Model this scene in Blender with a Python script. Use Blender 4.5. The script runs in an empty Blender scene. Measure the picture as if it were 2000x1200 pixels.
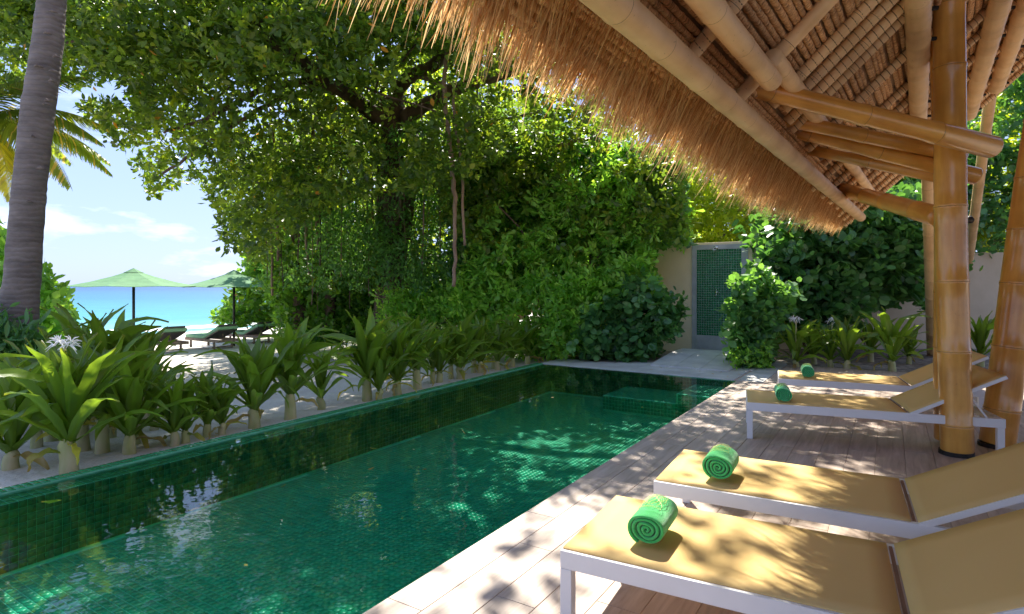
import bpy, bmesh, math, random
import numpy as np
from mathutils import Vector, Matrix
random.seed(7); RNG = np.random.default_rng(11)
R = math.radians
scene = bpy.context.scene
COL = scene.collection
# ------------------------------------------------------------------ camera
F, CH, HY = 1150.0, 1.4, 558.0
cam_d = bpy.data.cameras.new('camera'); cam = bpy.data.objects.new('camera', cam_d); COL.objects.link(cam)
cam.location = (0, 0, CH); cam.rotation_euler = (R(90), 0, 0)
cam_d.sensor_width = 36; cam_d.lens = 36*F/2000; cam_d.shift_y = -(600-HY)/2000
cam_d.clip_start = 0.05; cam_d.clip_end = 9000
scene.camera = cam
# ------------------------------------------------------------------ sky, sun, exposure
SX, SY = 0.0, -0.83                     # shadow shift per metre of height
world = bpy.data.worlds.new('World'); scene.world = world; world.use_nodes = True
wn = world.node_tree; wn.nodes.clear()
o_ = wn.nodes.new('ShaderNodeOutputWorld'); bg = wn.nodes.new('ShaderNodeBackground')
sk = wn.nodes.new('ShaderNodeTexSky'); sk.sky_type = 'NISHITA'; sk.sun_disc = False
sk.sun_elevation = math.atan(1/math.hypot(SX, SY)); sk.sun_rotation = math.atan2(-SX, -SY)
sk.air_density = 1.0; sk.dust_density = 0.6; sk.ozone_density = 2.2
tc = wn.nodes.new('ShaderNodeTexCoord'); mp = wn.nodes.new('ShaderNodeMapping'); mp.inputs['Scale'].default_value = (1, 1, 3.2)
nz = wn.nodes.new('ShaderNodeTexNoise'); nz.inputs['Scale'].default_value = 3.4; nz.inputs['Detail'].default_value = 9; nz.inputs['Roughness'].default_value = .58
rp = wn.nodes.new('ShaderNodeValToRGB'); rp.color_ramp.elements[0].position = .56; rp.color_ramp.elements[1].position = .74
rp.color_ramp.elements[1].color = (.75, .75, .75, 1)
mx = wn.nodes.new('ShaderNodeMix'); mx.data_type = 'RGBA'; mx.inputs[7].default_value = (2.2, 2.25, 2.35, 1)
L = wn.links.new
L(tc.outputs['Generated'], mp.inputs['Vector']); L(mp.outputs['Vector'], nz.inputs['Vector']); L(nz.outputs['Fac'], rp.inputs['Fac'])
gm = wn.nodes.new('ShaderNodeGamma'); gm.inputs['Gamma'].default_value = .26
hv = wn.nodes.new('ShaderNodeHueSaturation'); hv.inputs['Saturation'].default_value = 1.30
L(sk.outputs['Color'], gm.inputs['Color']); L(gm.outputs['Color'], hv.inputs['Color'])
tn = wn.nodes.new('ShaderNodeMix'); tn.data_type = 'RGBA'; tn.blend_type = 'MULTIPLY'; tn.inputs[0].default_value = 1; tn.inputs[7].default_value = (.52, .62, .93, 1); L(hv.outputs['Color'], tn.inputs[6])
L(rp.outputs['Color'], mx.inputs[0]); L(tn.outputs[2], mx.inputs[6]); L(mx.outputs[2], bg.inputs['Color'])
bg.inputs['Strength'].default_value = 0.15
L(bg.outputs['Background'], o_.inputs['Surface'])
sun_d = bpy.data.lights.new('sun', 'SUN'); sun = bpy.data.objects.new('sun', sun_d); COL.objects.link(sun)
sun_d.energy = 2.0; sun_d.angle = R(0.55); sun_d.color = (1, .94, .82)
sun.rotation_euler = Vector((-SX, -SY, 1)).to_track_quat('Z', 'Y').to_euler(); sun.location = (0, 20, 30)
scene.view_settings.view_transform = 'Standard'; scene.view_settings.look = 'None'
scene.view_settings.exposure = 2.62; scene.view_settings.gamma = 1.0
scene.render.engine = 'CYCLES'
scene.cycles.max_bounces = 10; scene.cycles.transparent_max_bounces = 16
# ------------------------------------------------------------------ placing helpers (real positions from a bearing and a distance)
def W(x, y, d): return Vector(((x-1000)/F*d, d, CH+(HY-y)/F*d))
def G(x, y, z=0.0):
    d = (CH-z)*F/(y-HY); return Vector(((x-1000)/F*d, d, z))
EV = Vector((.588, .809, 0)); NV = Vector((.809, -.588, 0)); RO = Vector((-1.75, 0, 0)); KR = .93
def roof(t, p, off=0.0):
    v = RO+EV*t+NV*p; v.z = 2.40+KR*p-off; return v
def RP(x, y, off=0.0):
    a = (x-1000)/F
    d = (2.4-off-CH+.7524*1.75)/((HY-y)/F-.7524*(a-.7265)); return W(x, y, d)
def roof_tp(v): return ((v-RO).dot(EV), (v-RO).dot(NV))
# ------------------------------------------------------------------ materials
def nodemat(name):
    m = bpy.data.materials.new(name); m.use_nodes = True; nt = m.node_tree
    return m, nt, nt.nodes['Principled BSDF'], nt.nodes['Material Output']
def N(nt, t, **kw):
    n = nt.nodes.new(t)
    for k, v in kw.items():
        if k in n.inputs.keys(): n.inputs[k].default_value = v
        else: setattr(n, k, v)
    return n
def noise(nt, scale, detail=5, rough=.55, stretch=None, coord='Object', rot=None):
    c = N(nt, 'ShaderNodeTexCoord'); src = c.outputs[coord]
    if stretch or rot:
        mpp = N(nt, 'ShaderNodeMapping')
        if stretch: mpp.inputs['Scale'].default_value = stretch
        if rot: mpp.inputs['Rotation'].default_value = rot
        nt.links.new(src, mpp.inputs['Vector']); src = mpp.outputs['Vector']
    n = N(nt, 'ShaderNodeTexNoise', Scale=scale, Detail=detail, Roughness=rough)
    nt.links.new(src, n.inputs['Vector']); return n
def ramp(nt, fac, stops):
    r = N(nt, 'ShaderNodeValToRGB'); e = r.color_ramp.elements
    while len(e) < len(stops): e.new(.5)
    for i, (p, c) in enumerate(stops): e[i].position = p; e[i].color = (*c, 1)
    nt.links.new(fac, r.inputs['Fac']); return r
def bump(nt, h, b, strength=.3, dist=.01):
    n = N(nt, 'ShaderNodeBump', Strength=strength, Distance=dist); nt.links.new(h, n.inputs['Height']); nt.links.new(n.outputs['Normal'], b.inputs['Normal']); return n
def perobj(nt, col, lo=.8, hi=1.15):
    oi = N(nt, 'ShaderNodeObjectInfo'); mr = N(nt, 'ShaderNodeMapRange'); mr.inputs['To Min'].default_value = lo; mr.inputs['To Max'].default_value = hi
    nt.links.new(oi.outputs['Random'], mr.inputs['Value'])
    hs = N(nt, 'ShaderNodeHueSaturation'); nt.links.new(mr.outputs['Result'], hs.inputs['Value']); nt.links.new(col, hs.inputs['Color']); return hs.outputs['Color']
def mat_simple(name, c1, c2, scale=6, rough=.6, bs=.2, bd=.005, stretch=None, var=None, spec=.5, detail=5, bscale=None, metal=0, coat=0, coord='Object', lohi=(.35, .68)):
    m, nt, b, o = nodemat(name)
    n = noise(nt, scale, detail, stretch=stretch, coord=coord)
    r = ramp(nt, n.outputs['Fac'], [(lohi[0], c1), (lohi[1], c2)])
    col = r.outputs['Color']
    if var: col = perobj(nt, col, *var)
    nt.links.new(col, b.inputs['Base Color'])
    b.inputs['Roughness'].default_value = rough; b.inputs['Specular IOR Level'].default_value = spec; b.inputs['Metallic'].default_value = metal
    b.inputs['Coat Weight'].default_value = coat; b.inputs['Coat Roughness'].default_value = .12
    if bs:
        n2 = noise(nt, bscale or scale*3, 6, stretch=stretch, coord=coord); bump(nt, n2.outputs['Fac'], b, bs, bd)
    return m
def mat_leaf(name, trans=(.30, .45, .04), rough=.42, tw=.38, spec=.5):
    m, nt, b, o = nodemat(name)
    a = N(nt, 'ShaderNodeAttribute'); a.attribute_name = 'Col'
    nt.links.new(a.outputs['Color'], b.inputs['Base Color'])
    b.inputs['Roughness'].default_value = rough; b.inputs['Specular IOR Level'].default_value = spec
    t = N(nt, 'ShaderNodeBsdfTranslucent')
    mxc = N(nt, 'ShaderNodeMix'); mxc.data_type = 'RGBA'; mxc.blend_type = 'MIX'; mxc.inputs[0].default_value = .35
    sc = N(nt, 'ShaderNodeMix'); sc.data_type = 'RGBA'; sc.blend_type = 'MULTIPLY'; sc.inputs[0].default_value = 1; sc.inputs[7].default_value = (3.6, 3.4, 1.2, 1)
    nt.links.new(a.outputs['Color'], sc.inputs[6]); nt.links.new(sc.outputs[2], mxc.inputs[6]); mxc.inputs[7].default_value = (*trans, 1)
    nt.links.new(mxc.outputs[2], t.inputs['Color'])
    ms = N(nt, 'ShaderNodeMixShader'); ms.inputs[0].default_value = tw
    nt.links.new(b.outputs[0], ms.inputs[1]); nt.links.new(t.outputs[0], ms.inputs[2]); nt.links.new(ms.outputs[0], o.inputs['Surface'])
    return m
M = {}
def mat_bamboo(name, c1, c2, rough, coat, spotty):
    m, nt, b, o = nodemat(name)
    n = noise(nt, 9, 5, stretch=(1, 1, .10)); n2 = noise(nt, 2.3, 4)
    r = ramp(nt, n.outputs['Fac'], [(.28, c1), (.72, c2)])
    mx1 = N(nt, 'ShaderNodeMix'); mx1.data_type = 'RGBA'; mx1.blend_type = 'MULTIPLY'; mx1.inputs[0].default_value = .6
    r2 = ramp(nt, n2.outputs['Fac'], [(.3, (.55, .46, .38)), (.58, (1, 1, 1))])
    nt.links.new(r.outputs['Color'], mx1.inputs[6]); nt.links.new(r2.outputs['Color'], mx1.inputs[7])
    n3 = noise(nt, 60, 3); r3 = ramp(nt, n3.outputs['Fac'], [(.24, (.35, .25, .16)), (.33, (1, 1, 1))])
    mx2 = N(nt, 'ShaderNodeMix'); mx2.data_type = 'RGBA'; mx2.blend_type = 'MULTIPLY'; mx2.inputs[0].default_value = spotty
    nt.links.new(mx1.outputs[2], mx2.inputs[6]); nt.links.new(r3.outputs['Color'], mx2.inputs[7])
    nt.links.new(perobj(nt, mx2.outputs[2], .85, 1.1), b.inputs['Base Color'])
    b.inputs['Roughness'].default_value = rough; b.inputs['Coat Weight'].default_value = coat; b.inputs['Coat Roughness'].default_value = .18
    n4 = noise(nt, 40, 4, stretch=(1, 1, .06)); bump(nt, n4.outputs['Fac'], b, .12, .003)
    return m
M['bamboo'] = mat_bamboo('bamboo_varnished', (.60, .23, .03), (.92, .51, .115), .30, .6, .5)
M['bamboo_pale'] = mat_bamboo('bamboo_pale', (.80, .50, .22), (.92, .65, .35), .6, .0, .9)
M['bamboo_node'] = mat_simple('bamboo_node', (.12, .07, .03), (.30, .17, .07), 30, .7)
M['rope'] = mat_simple('rope_binding', (.16, .09, .04), (.28, .17, .08), 40, .8)
M['straw'] = mat_simple('straw', (.20, .11, .045), (.38, .23, .10), 5, .8, .2)
def mat_fringe():
    m, nt, b, o = nodemat('straw_fringe')
    a = N(nt, 'ShaderNodeAttribute'); a.attribute_name = 'Col'; nt.links.new(a.outputs['Color'], b.inputs['Base Color'])
    b.inputs['Roughness'].default_value = .6; b.inputs['Specular IOR Level'].default_value = .3
    t = N(nt, 'ShaderNodeBsdfTranslucent'); nt.links.new(a.outputs['Color'], t.inputs['Color'])
    ms = N(nt, 'ShaderNodeMixShader'); ms.inputs[0].default_value = .5
    nt.links.new(b.outputs[0], ms.inputs[1]); nt.links.new(t.outputs[0], ms.inputs[2]); nt.links.new(ms.outputs[0], o.inputs['Surface'])
    return m
M['fringe'] = mat_fringe()
def mat_rows():
    m, nt, b, o = nodemat('thatch_row')
    c = N(nt, 'ShaderNodeTexCoord'); mpp = N(nt, 'ShaderNodeMapping'); mpp.inputs['Rotation'].default_value = (0, 0, R(55)); mpp.inputs['Scale'].default_value = (14, 90, 30)
    nt.links.new(c.outputs['Object'], mpp.inputs['Vector'])
    n = N(nt, 'ShaderNodeTexNoise', Scale=1.0, Detail=4); nt.links.new(mpp.outputs['Vector'], n.inputs['Vector'])
    r = ramp(nt, n.outputs['Fac'], [(.32, (.24, .11, .04)), (.5, (.66, .36, .15)), (.72, (.88, .60, .31))])
    nt.links.new(perobj(nt, r.outputs['Color'], .8, 1.15), b.inputs['Base Color']); b.inputs['Roughness'].default_value = .85
    bump(nt, n.outputs['Fac'], b, .8, .01); return m
M['rows'] = mat_rows()
M['metal_dark'] = mat_simple('dark_steel', (.02, .02, .02), (.05, .04, .035), 20, .5, metal=.6)
M['chrome'] = mat_simple('brushed_steel', (.55, .55, .56), (.7, .7, .7), 20, .2, .05, metal=1)
M['white_metal'] = mat_simple('white_powder_coat', (.74, .73, .72), (.82, .81, .80), 3, .42, .05, .001)
M['umb'] = mat_simple('green_canvas', (.07, .19, .08), (.10, .25, .11), 5, .85, .25, .004)
M['hinge'] = mat_simple('brown_hinge', (.20, .10, .06), (.28, .15, .09), 12, .7)
M['cushion'] = mat_simple('green_cushion', (.28, .52, .31), (.36, .60, .38), 4, .9, .3, .01)
M['teak'] = mat_simple('weathered_teak', (.20, .13, .10), (.36, .26, .21), 12, .7, .3, stretch=(1, 1, 1))
M['dark_slats'] = mat_simple('dark_slats', (.075, .065, .065), (.13, .11, .105), 12, .7)
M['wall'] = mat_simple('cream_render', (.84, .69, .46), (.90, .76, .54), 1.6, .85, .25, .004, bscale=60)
M['wall_in_shade'] = mat_simple('shaded_render', (.46, .37, .25), (.54, .44, .31), 1.6, .85, .25, .004, bscale=60)  # render toned down: roof shade on the garden wall mixed into the colour
M['stone'] = mat_simple('grey_stone', (.46, .455, .44), (.62, .61, .59), 3, .5, .25, .004, var=(.88, 1.08), bscale=40)
M['stone_frame'] = mat_simple('grey_stone_frame', (.36, .38, .40), (.50, .52, .54), 4, .55, .2, .003)
M['plastic_red'] = mat_simple('red_petal', (.5, .05, .03), (.6, .1, .05))
def mat_plank():
    m, nt, b, o = nodemat('wood_look_plank')
    oi = N(nt, 'ShaderNodeObjectInfo'); c = N(nt, 'ShaderNodeTexCoord')
    ad = N(nt, 'ShaderNodeVectorMath'); ad.operation = 'ADD'
    cm = N(nt, 'ShaderNodeCombineXYZ'); mu = N(nt, 'ShaderNodeMath'); mu.operation = 'MULTIPLY'; mu.inputs[1].default_value = 37
    nt.links.new(oi.outputs['Random'], mu.inputs[0]); nt.links.new(mu.outputs[0], cm.inputs['X']); nt.links.new(mu.outputs[0], cm.inputs['Z'])
    nt.links.new(c.outputs['Object'], ad.inputs[0]); nt.links.new(cm.outputs[0], ad.inputs[1])
    mpp = N(nt, 'ShaderNodeMapping'); mpp.inputs['Scale'].default_value = (13, 1.1, 13); nt.links.new(ad.outputs[0], mpp.inputs['Vector'])
    n = N(nt, 'ShaderNodeTexNoise', Scale=1.6, Detail=7, Roughness=.62, Distortion=.5); nt.links.new(mpp.outputs['Vector'], n.inputs['Vector'])
    r = ramp(nt, n.outputs['Fac'], [(.30, (.34, .26, .205)), (.5, (.47, .37, .305)), (.72, (.60, .49, .42))])
    nt.links.new(perobj(nt, r.outputs['Color'], .90, 1.08), b.inputs['Base Color']); b.inputs['Roughness'].default_value = .48
    b.inputs['Specular IOR Level'].default_value = .4
    bump(nt, n.outputs['Fac'], b, .15, .002); return m
M['plank'] = mat_plank()
M['grout_deck'] = mat_simple('deck_grout', (.38, .31, .255), (.46, .38, .32), 20, .9)
def mat_tile(name, cols, rough=.12, coordscale=19.6, spec=.5):
    m, nt, b, o = nodemat(name)
    c = N(nt, 'ShaderNodeTexCoord'); mpp = N(nt, 'ShaderNodeMapping'); mpp.inputs['Scale'].default_value = (coordscale,)*3
    nt.links.new(c.outputs['Object'], mpp.inputs['Vector'])
    wn_ = N(nt, 'ShaderNodeAttribute'); wn_.attribute_name = 'Col'
    n2 = noise(nt, 1.3, 4)
    ad = N(nt, 'ShaderNodeMath'); ad.operation = 'MULTIPLY_ADD'; ad.inputs[1].default_value = .30
    sc_ = N(nt, 'ShaderNodeMath'); sc_.operation = 'MULTIPLY'; sc_.inputs[1].default_value = .45; nt.links.new(wn_.outputs['Fac'], sc_.inputs[0])
    nt.links.new(n2.outputs['Fac'], ad.inputs[0]); nt.links.new(sc_.outputs[0], ad.inputs[2])
    r = ramp(nt, ad.outputs[0], [(.15, cols[0]), (.6, cols[1]), (1.1 if False else 1.0, cols[2])])
    nt.links.new(r.outputs['Color'], b.inputs['Base Color']); b.inputs['Roughness'].default_value = rough; b.inputs['Specular IOR Level'].default_value = spec
    return m
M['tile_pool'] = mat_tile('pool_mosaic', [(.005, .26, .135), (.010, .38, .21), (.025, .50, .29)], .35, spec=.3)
M['tile_wall_shaded'] = mat_tile('shaded_wall_mosaic', [(.003, .10, .045), (.005, .15, .07), (.012, .21, .10)], .35, spec=.3)  # pool mosaic again, darker: shade on the submerged walls put in the colour
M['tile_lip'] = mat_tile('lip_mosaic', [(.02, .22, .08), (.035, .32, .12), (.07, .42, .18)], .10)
M['tile_shower'] = mat_tile('shower_mosaic', [(.004, .12, .035), (.008, .20, .065), (.02, .30, .11)], .14)
M['grout'] = mat_simple('green_grout', (.10, .36, .20), (.16, .46, .28), 14, .8, .1)
M['grout_pool'] = mat_simple('pool_grout', (.12, .66, .44), (.16, .74, .5), 14, .8, .1)
M['grout_grey'] = mat_simple('pale_grout', (.30, .38, .33), (.42, .5, .44), 14, .7, .1)
def mat_water():
    m, nt, b, o = nodemat('pool_water'); nt.nodes.remove(b)
    tr = N(nt, 'ShaderNodeBsdfTransparent'); tr.inputs['Color'].default_value = (.78, .98, .93, 1)
    gl = N(nt, 'ShaderNodeBsdfGlossy'); gl.inputs['Roughness'].default_value = .0; gl.inputs['Color'].default_value = (1, 1, 1, 1)
    fr = N(nt, 'ShaderNodeFresnel'); fr.inputs['IOR'].default_value = 1.5
    a = noise(nt, 2.2, 3, .5, coord='Object'); c = noise(nt, 11, 2, .5, coord='Object', stretch=(1, 1.0, 1))
    ad = N(nt, 'ShaderNodeMath'); ad.operation = 'MULTIPLY_ADD'; ad.inputs[1].default_value = .16
    nt.links.new(c.outputs['Fac'], ad.inputs[0]); nt.links.new(a.outputs['Fac'], ad.inputs[2])
    bp = N(nt, 'ShaderNodeBump', Strength=.22, Distance=.03); nt.links.new(ad.outputs[0], bp.inputs['Height'])
    nt.links.new(bp.outputs['Normal'], gl.inputs['Normal']); nt.links.new(bp.outputs['Normal'], fr.inputs['Normal'])
    ms = N(nt, 'ShaderNodeMixShader'); nt.links.new(fr.outputs[0], ms.inputs[0]); nt.links.new(tr.outputs[0], ms.inputs[1]); nt.links.new(gl.outputs[0], ms.inputs[2])
    nt.links.new(ms.outputs[0], o.inputs['Surface']); return m
M['water'] = mat_water()
def mat_sea():
    m, nt, b, o = nodemat('sea_water')
    c = N(nt, 'ShaderNodeTexCoord'); s = N(nt, 'ShaderNodeSeparateXYZ'); nt.links.new(c.outputs['Object'], s.inputs[0])
    n0 = noise(nt, .02, 4, stretch=(.35, 1, 1)); md = N(nt, 'ShaderNodeMath'); md.operation = 'MULTIPLY_ADD'; md.inputs[1].default_value = 60
    nt.links.new(n0.outputs['Fac'], md.inputs[0]); nt.links.new(s.outputs['Y'], md.inputs[2])
    mr = N(nt, 'ShaderNodeMapRange'); mr.inputs['From Min'].default_value = 55; mr.inputs['From Max'].default_value = 420; nt.links.new(md.outputs[0], mr.inputs['Value'])
    r = ramp(nt, mr.outputs['Result'], [(0, (.17, .40, .38)), (.06, (.035, .25, .31)), (.25, (.010, .145, .25)), (1, (.005, .075, .19))])
    n1 = noise(nt, .9, 6, .65, stretch=(.28, 1, 1))
    r1 = ramp(nt, n1.outputs['Fac'], [(.35, (.72, .8, .88)), (.66, (1.25, 1.15, 1.1))])
    mm = N(nt, 'ShaderNodeMix'); mm.data_type = 'RGBA'; mm.blend_type = 'MULTIPLY'; mm.inputs[0].default_value = .8
    nt.links.new(r.outputs['Color'], mm.inputs[6]); nt.links.new(r1.outputs['Color'], mm.inputs[7]); nt.links.new(mm.outputs[2], b.inputs['Base Color'])
    b.inputs['Roughness'].default_value = .35; b.inputs['Specular IOR Level'].default_value = .25
    bump(nt, n1.outputs['Fac'], b, .5, .25); return m
M['sea'] = mat_sea()
def mat_sand():
    m, nt, b, o = nodemat('coral_sand')
    n = noise(nt, 1.1, 6); r = ramp(nt, n.outputs['Fac'], [(.3, (.60, .535, .46)), (.7, (.74, .69, .62))])
    n2 = noise(nt, 60, 4); r2 = ramp(nt, n2.outputs['Fac'], [(.30, (.62, .56, .5)), (.48, (1, 1, 1))])
    mm = N(nt, 'ShaderNodeMix'); mm.data_type = 'RGBA'; mm.blend_type = 'MULTIPLY'; mm.inputs[0].default_value = .6
    nt.links.new(r.outputs['Color'], mm.inputs[6]); nt.links.new(r2.outputs['Color'], mm.inputs[7])
    n3 = noise(nt, 7, 5, coord='Object'); nt.links.new(mm.outputs[2], b.inputs['Base Color']); b.inputs['Roughness'].default_value = .95
    b.inputs['Specular IOR Level'].default_value = .1
    bump(nt, n3.outputs['Fac'], b, .7, .05); return m
M['sand'] = mat_sand()
M['foam'] = mat_simple('surf_foam', (.72, .80, .80), (.85, .88, .88), 2, .7, .3, .05)
M['soil'] = mat_simple('leaf_litter', (.10, .07, .05), (.36, .29, .23), 9, .95, .6, .02)
def mat_sling():
    m, nt, b, o = nodemat('yellow_mesh_sling')
    n = noise(nt, 1.2, 3); r = ramp(nt, n.outputs['Fac'], [(.35, (.90, .64, .25)), (.65, (.93, .68, .285))])
    nt.links.new(r.outputs['Color'], b.inputs['Base Color']); b.inputs['Roughness'].default_value = .65; b.inputs['Specular IOR Level'].default_value = .2
    n2 = noise(nt, 420, 2); bump(nt, n2.outputs['Fac'], b, .3, .0008)
    t = N(nt, 'ShaderNodeBsdfTranslucent'); t.inputs['Color'].default_value = (.85, .55, .18, 1)
    ms = N(nt, 'ShaderNodeMixShader'); ms.inputs[0].default_value = .25
    nt.links.new(b.outputs[0], ms.inputs[1]); nt.links.new(t.outputs[0], ms.inputs[2]); nt.links.new(ms.outputs[0], o.inputs['Surface']); return m
M['sling'] = mat_sling()
def mat_towel(name, c1, c2):
    m, nt, b, o = nodemat(name)
    n = noise(nt, 14, 4); r = ramp(nt, n.outputs['Fac'], [(.35, c1), (.65, c2)]); nt.links.new(r.outputs['Color'], b.inputs['Base Color'])
    b.inputs['Roughness'].default_value = .95; b.inputs['Sheen Weight'].default_value = .5; b.inputs['Sheen Roughness'].default_value = .4
    n2 = noise(nt, 330, 3); bump(nt, n2.outputs['Fac'], b, .9, .004); return m
M['towel'] = mat_towel('bright_green_terry', (.055, .52, .115), (.08, .60, .16))
M['towel_dark'] = mat_towel('emerald_terry', (.04, .46, .14), (.06, .53, .18))
M['thread'] = mat_simple('yellow_thread', (.50, .62, .12), (.62, .66, .2), 30, .6)
M['bark'] = mat_simple('banyan_bark', (.065, .042, .03), (.17, .11, .078), 5, .9, .7, .03, stretch=(1, 1, .25))
M['root'] = mat_simple('aerial_root_bark', (.20, .13, .09), (.34, .24, .17), 8, .9, .6, .01, stretch=(1, 1, .2))
def mat_palm():
    m, nt, b, o = nodemat('palm_bark')
    n = noise(nt, 3.0, 6, .65, stretch=(1, 1, 2.5)); r = ramp(nt, n.outputs['Fac'], [(.3, (.105, .088, .08)), (.62, (.20, .172, .16))])
    c = N(nt, 'ShaderNodeTexCoord'); wv = N(nt, 'ShaderNodeTexWave', Scale=5.5, Distortion=5, Detail=6); wv.bands_direction = 'Z'
    nt.links.new(c.outputs['Object'], wv.inputs['Vector'])
    r2 = ramp(nt, wv.outputs['Fac'], [(.0, (.72, .7, .7)), (.25, (1, 1, 1))])
    mm = N(nt, 'ShaderNodeMix'); mm.data_type = 'RGBA'; mm.blend_type = 'MULTIPLY'; mm.inputs[0].default_value = .5
    nt.links.new(r.outputs['Color'], mm.inputs[6]); nt.links.new(r2.outputs['Color'], mm.inputs[7]); nt.links.new(mm.outputs[2], b.inputs['Base Color'])
    b.inputs['Roughness'].default_value = .9; n5 = noise(nt, 22, 6, .7); ad = N(nt, 'ShaderNodeMath'); ad.operation = 'ADD'
    nt.links.new(wv.outputs['Fac'], ad.inputs[0]); nt.links.new(n5.outputs['Fac'], ad.inputs[1]); bump(nt, ad.outputs[0], b, .4, .010); return m
M['palm'] = mat_palm()
M['scar'] = mat_simple('palm_scar', (.09, .07, .06), (.20, .16, .14), 18, .95, .6, .01)
M['stem'] = mat_simple('lily_stem', (.34, .36, .12), (.52, .44, .26), 7, .6, .3, .004, stretch=(1, 1, .3), var=(.85, 1.1))
M['petal'] = mat_simple('white_petal', (.82, .80, .80), (.9, .88, .88), 9, .6)
M['rock'] = mat_simple('coral_rock', (.42, .36, .33), (.60, .53, .48), 7, .9, .6, .02)
M['leaf'] = mat_leaf('ficus_leaf', tw=.46)
M['leaf_lily'] = mat_leaf('lily_leaf', (.42, .52, .06), .38, .34)
M['leaf_bright'] = mat_leaf('succulent_leaf', (.38, .58, .08), .45, .42)
M['leaf_dark'] = mat_leaf('round_leaf', (.20, .38, .06), .33, .32)
# ------------------------------------------------------------------ object helpers
def tag(o, label=None, cat=None, group=None, kind=None):
    if label: o['label'] = label
    if cat: o['category'] = cat
    if group: o['group'] = group
    if kind: o['kind'] = kind
    return o
def link(o, parent=None):
    COL.objects.link(o)
    if parent is not None: o.parent = parent
    return o
def thing(name, label, cat, loc=(0, 0, 0), rz=0, group=None):
    o = bpy.data.objects.new(name, None); o.location = loc; o.rotation_euler = (0, 0, rz); o.empty_display_size = .1
    link(o); return tag(o, label, cat, group)
def mesh(name, V, Fc, mats, smooth=False, mi=None):
    me = bpy.data.meshes.new(name); me.from_pydata([tuple(v) for v in V], [], Fc); me.update()
    for m in (mats if isinstance(mats, (list, tuple)) else [mats]): me.materials.append(m)
    if smooth: me.polygons.foreach_set('use_smooth', [True]*len(me.polygons))
    if mi: me.polygons.foreach_set('material_index', mi)
    return me
def put(name, me, parent=None, off=None, kind=None):
    o = bpy.data.objects.new(name, me); link(o, parent)
    if off is not None: o.location = off
    if kind: o['kind'] = kind
    return o
class MB:
    def __init__(s): s.V = []; s.F = []; s.M = []
    def box(s, c, h, ax=None, mi=0):
        X, Y, Z = ax if ax else (Vector((1, 0, 0)), Vector((0, 1, 0)), Vector((0, 0, 1)))
        c = Vector(c); b = len(s.V)
        for k in range(8):
            s.V.append(c+X*h[0]*(1 if k & 1 else -1)+Y*h[1]*(1 if k & 2 else -1)+Z*h[2]*(1 if k & 4 else -1))
        for f in ((0, 2, 3, 1), (4, 5, 7, 6), (0, 1, 5, 4), (2, 6, 7, 3), (0, 4, 6, 2), (1, 3, 7, 5)): s.F.append(tuple(b+i for i in f)); s.M.append(mi)
        return s
    def bar(s, a, b, w, h, up=Vector((0, 0, 1)), mi=0):
        a = Vector(a); b = Vector(b); Y = (b-a).normalized(); X = Y.cross(up).normalized(); Z = X.cross(Y)
        return s.box((a+b)/2, (w/2, (b-a).length/2, h/2), (X, Y, Z), mi)
    def tube(s, pts, rad, n=8, mi=0, cap=True, jit=0, seedv=0):
        pts = [Vector(p) for p in pts]; b0 = len(s.V); rr = random.Random(seedv)
        t0 = (pts[1]-pts[0]).normalized(); u = t0.orthogonal().normalized()
        for i, p in enumerate(pts):
            t = (pts[min(i+1, len(pts)-1)]-pts[max(i-1, 0)]).normalized()
            u = (u-t*u.dot(t)).normalized(); v = t.cross(u); r = rad[i] if hasattr(rad, '__len__') else rad
            for k in range(n):
                a = 2*math.pi*k/n; q = r*(1+jit*(rr.random()-.5))
                s.V.append(p+u*math.cos(a)*q+v*math.sin(a)*q)
        for i in range(len(pts)-1):
            for k in range(n):
                a = b0+i*n+k; b = b0+i*n+(k+1) % n; s.F.append((a, b, b+n, a+n)); s.M.append(mi)
        if cap:
            s.F.append(tuple(b0+k for k in range(n-1, -1, -1))); s.M.append(mi)
            e = b0+(len(pts)-1)*n; s.F.append(tuple(e+k for k in range(n))); s.M.append(mi)
        return s
    def poly_prism(s, pts, z0, z1, mi=0):
        n = len(pts); b = len(s.V)
        for p in pts: s.V.append(Vector((p[0], p[1], z0 if not callable(z0) else z0(p))))
        for p in pts: s.V.append(Vector((p[0], p[1], z1 if not callable(z1) else z1(p))))
        s.F.append(tuple(b+i for i in range(n-1, -1, -1))); s.F.append(tuple(b+n+i for i in range(n))); s.M += [mi, mi]
        for i in range(n): s.F.append((b+i, b+(i+1) % n, b+n+(i+1) % n, b+n+i)); s.M.append(mi)
        return s
    def me(s, name, mats, smooth=False): return mesh(name, s.V, s.F, mats, smooth, s.M)
    def obj(s, name, mats, parent=None, smooth=False, kind=None, bevel=0):
        o = put(name, s.me(name, mats, smooth), parent, kind=kind)
        if bevel:
            md = o.modifiers.new('bevel', 'BEVEL'); md.width = bevel; md.segments = 2; md.limit_method = 'ANGLE'
        return o
def smooth_path(pts, sub=5, jit=0, seedv=1):
    rr = random.Random(seedv); P = [Vector(p[:3]) for p in pts]; Rr = [p[3] for p in pts]; out = []; ro = []
    for i in range(len(P)-1):
        p0 = P[max(i-1, 0)]; p1 = P[i]; p2 = P[i+1]; p3 = P[min(i+2, len(P)-1)]
        for k in range(sub):
            t = k/sub
            q = .5*((2*p1)+(p2-p0)*t+(2*p0-5*p1+4*p2-p3)*t*t+(3*p1-p0-3*p2+p3)*t**3)
            if jit: q = q+Vector((rr.uniform(-1, 1), rr.uniform(-1, 1), rr.uniform(-1, 1)))*jit
            out.append(q); ro.append(Rr[i]*(1-t)+Rr[i+1]*t)
    out.append(P[-1]); ro.append(Rr[-1]); return out, ro
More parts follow.
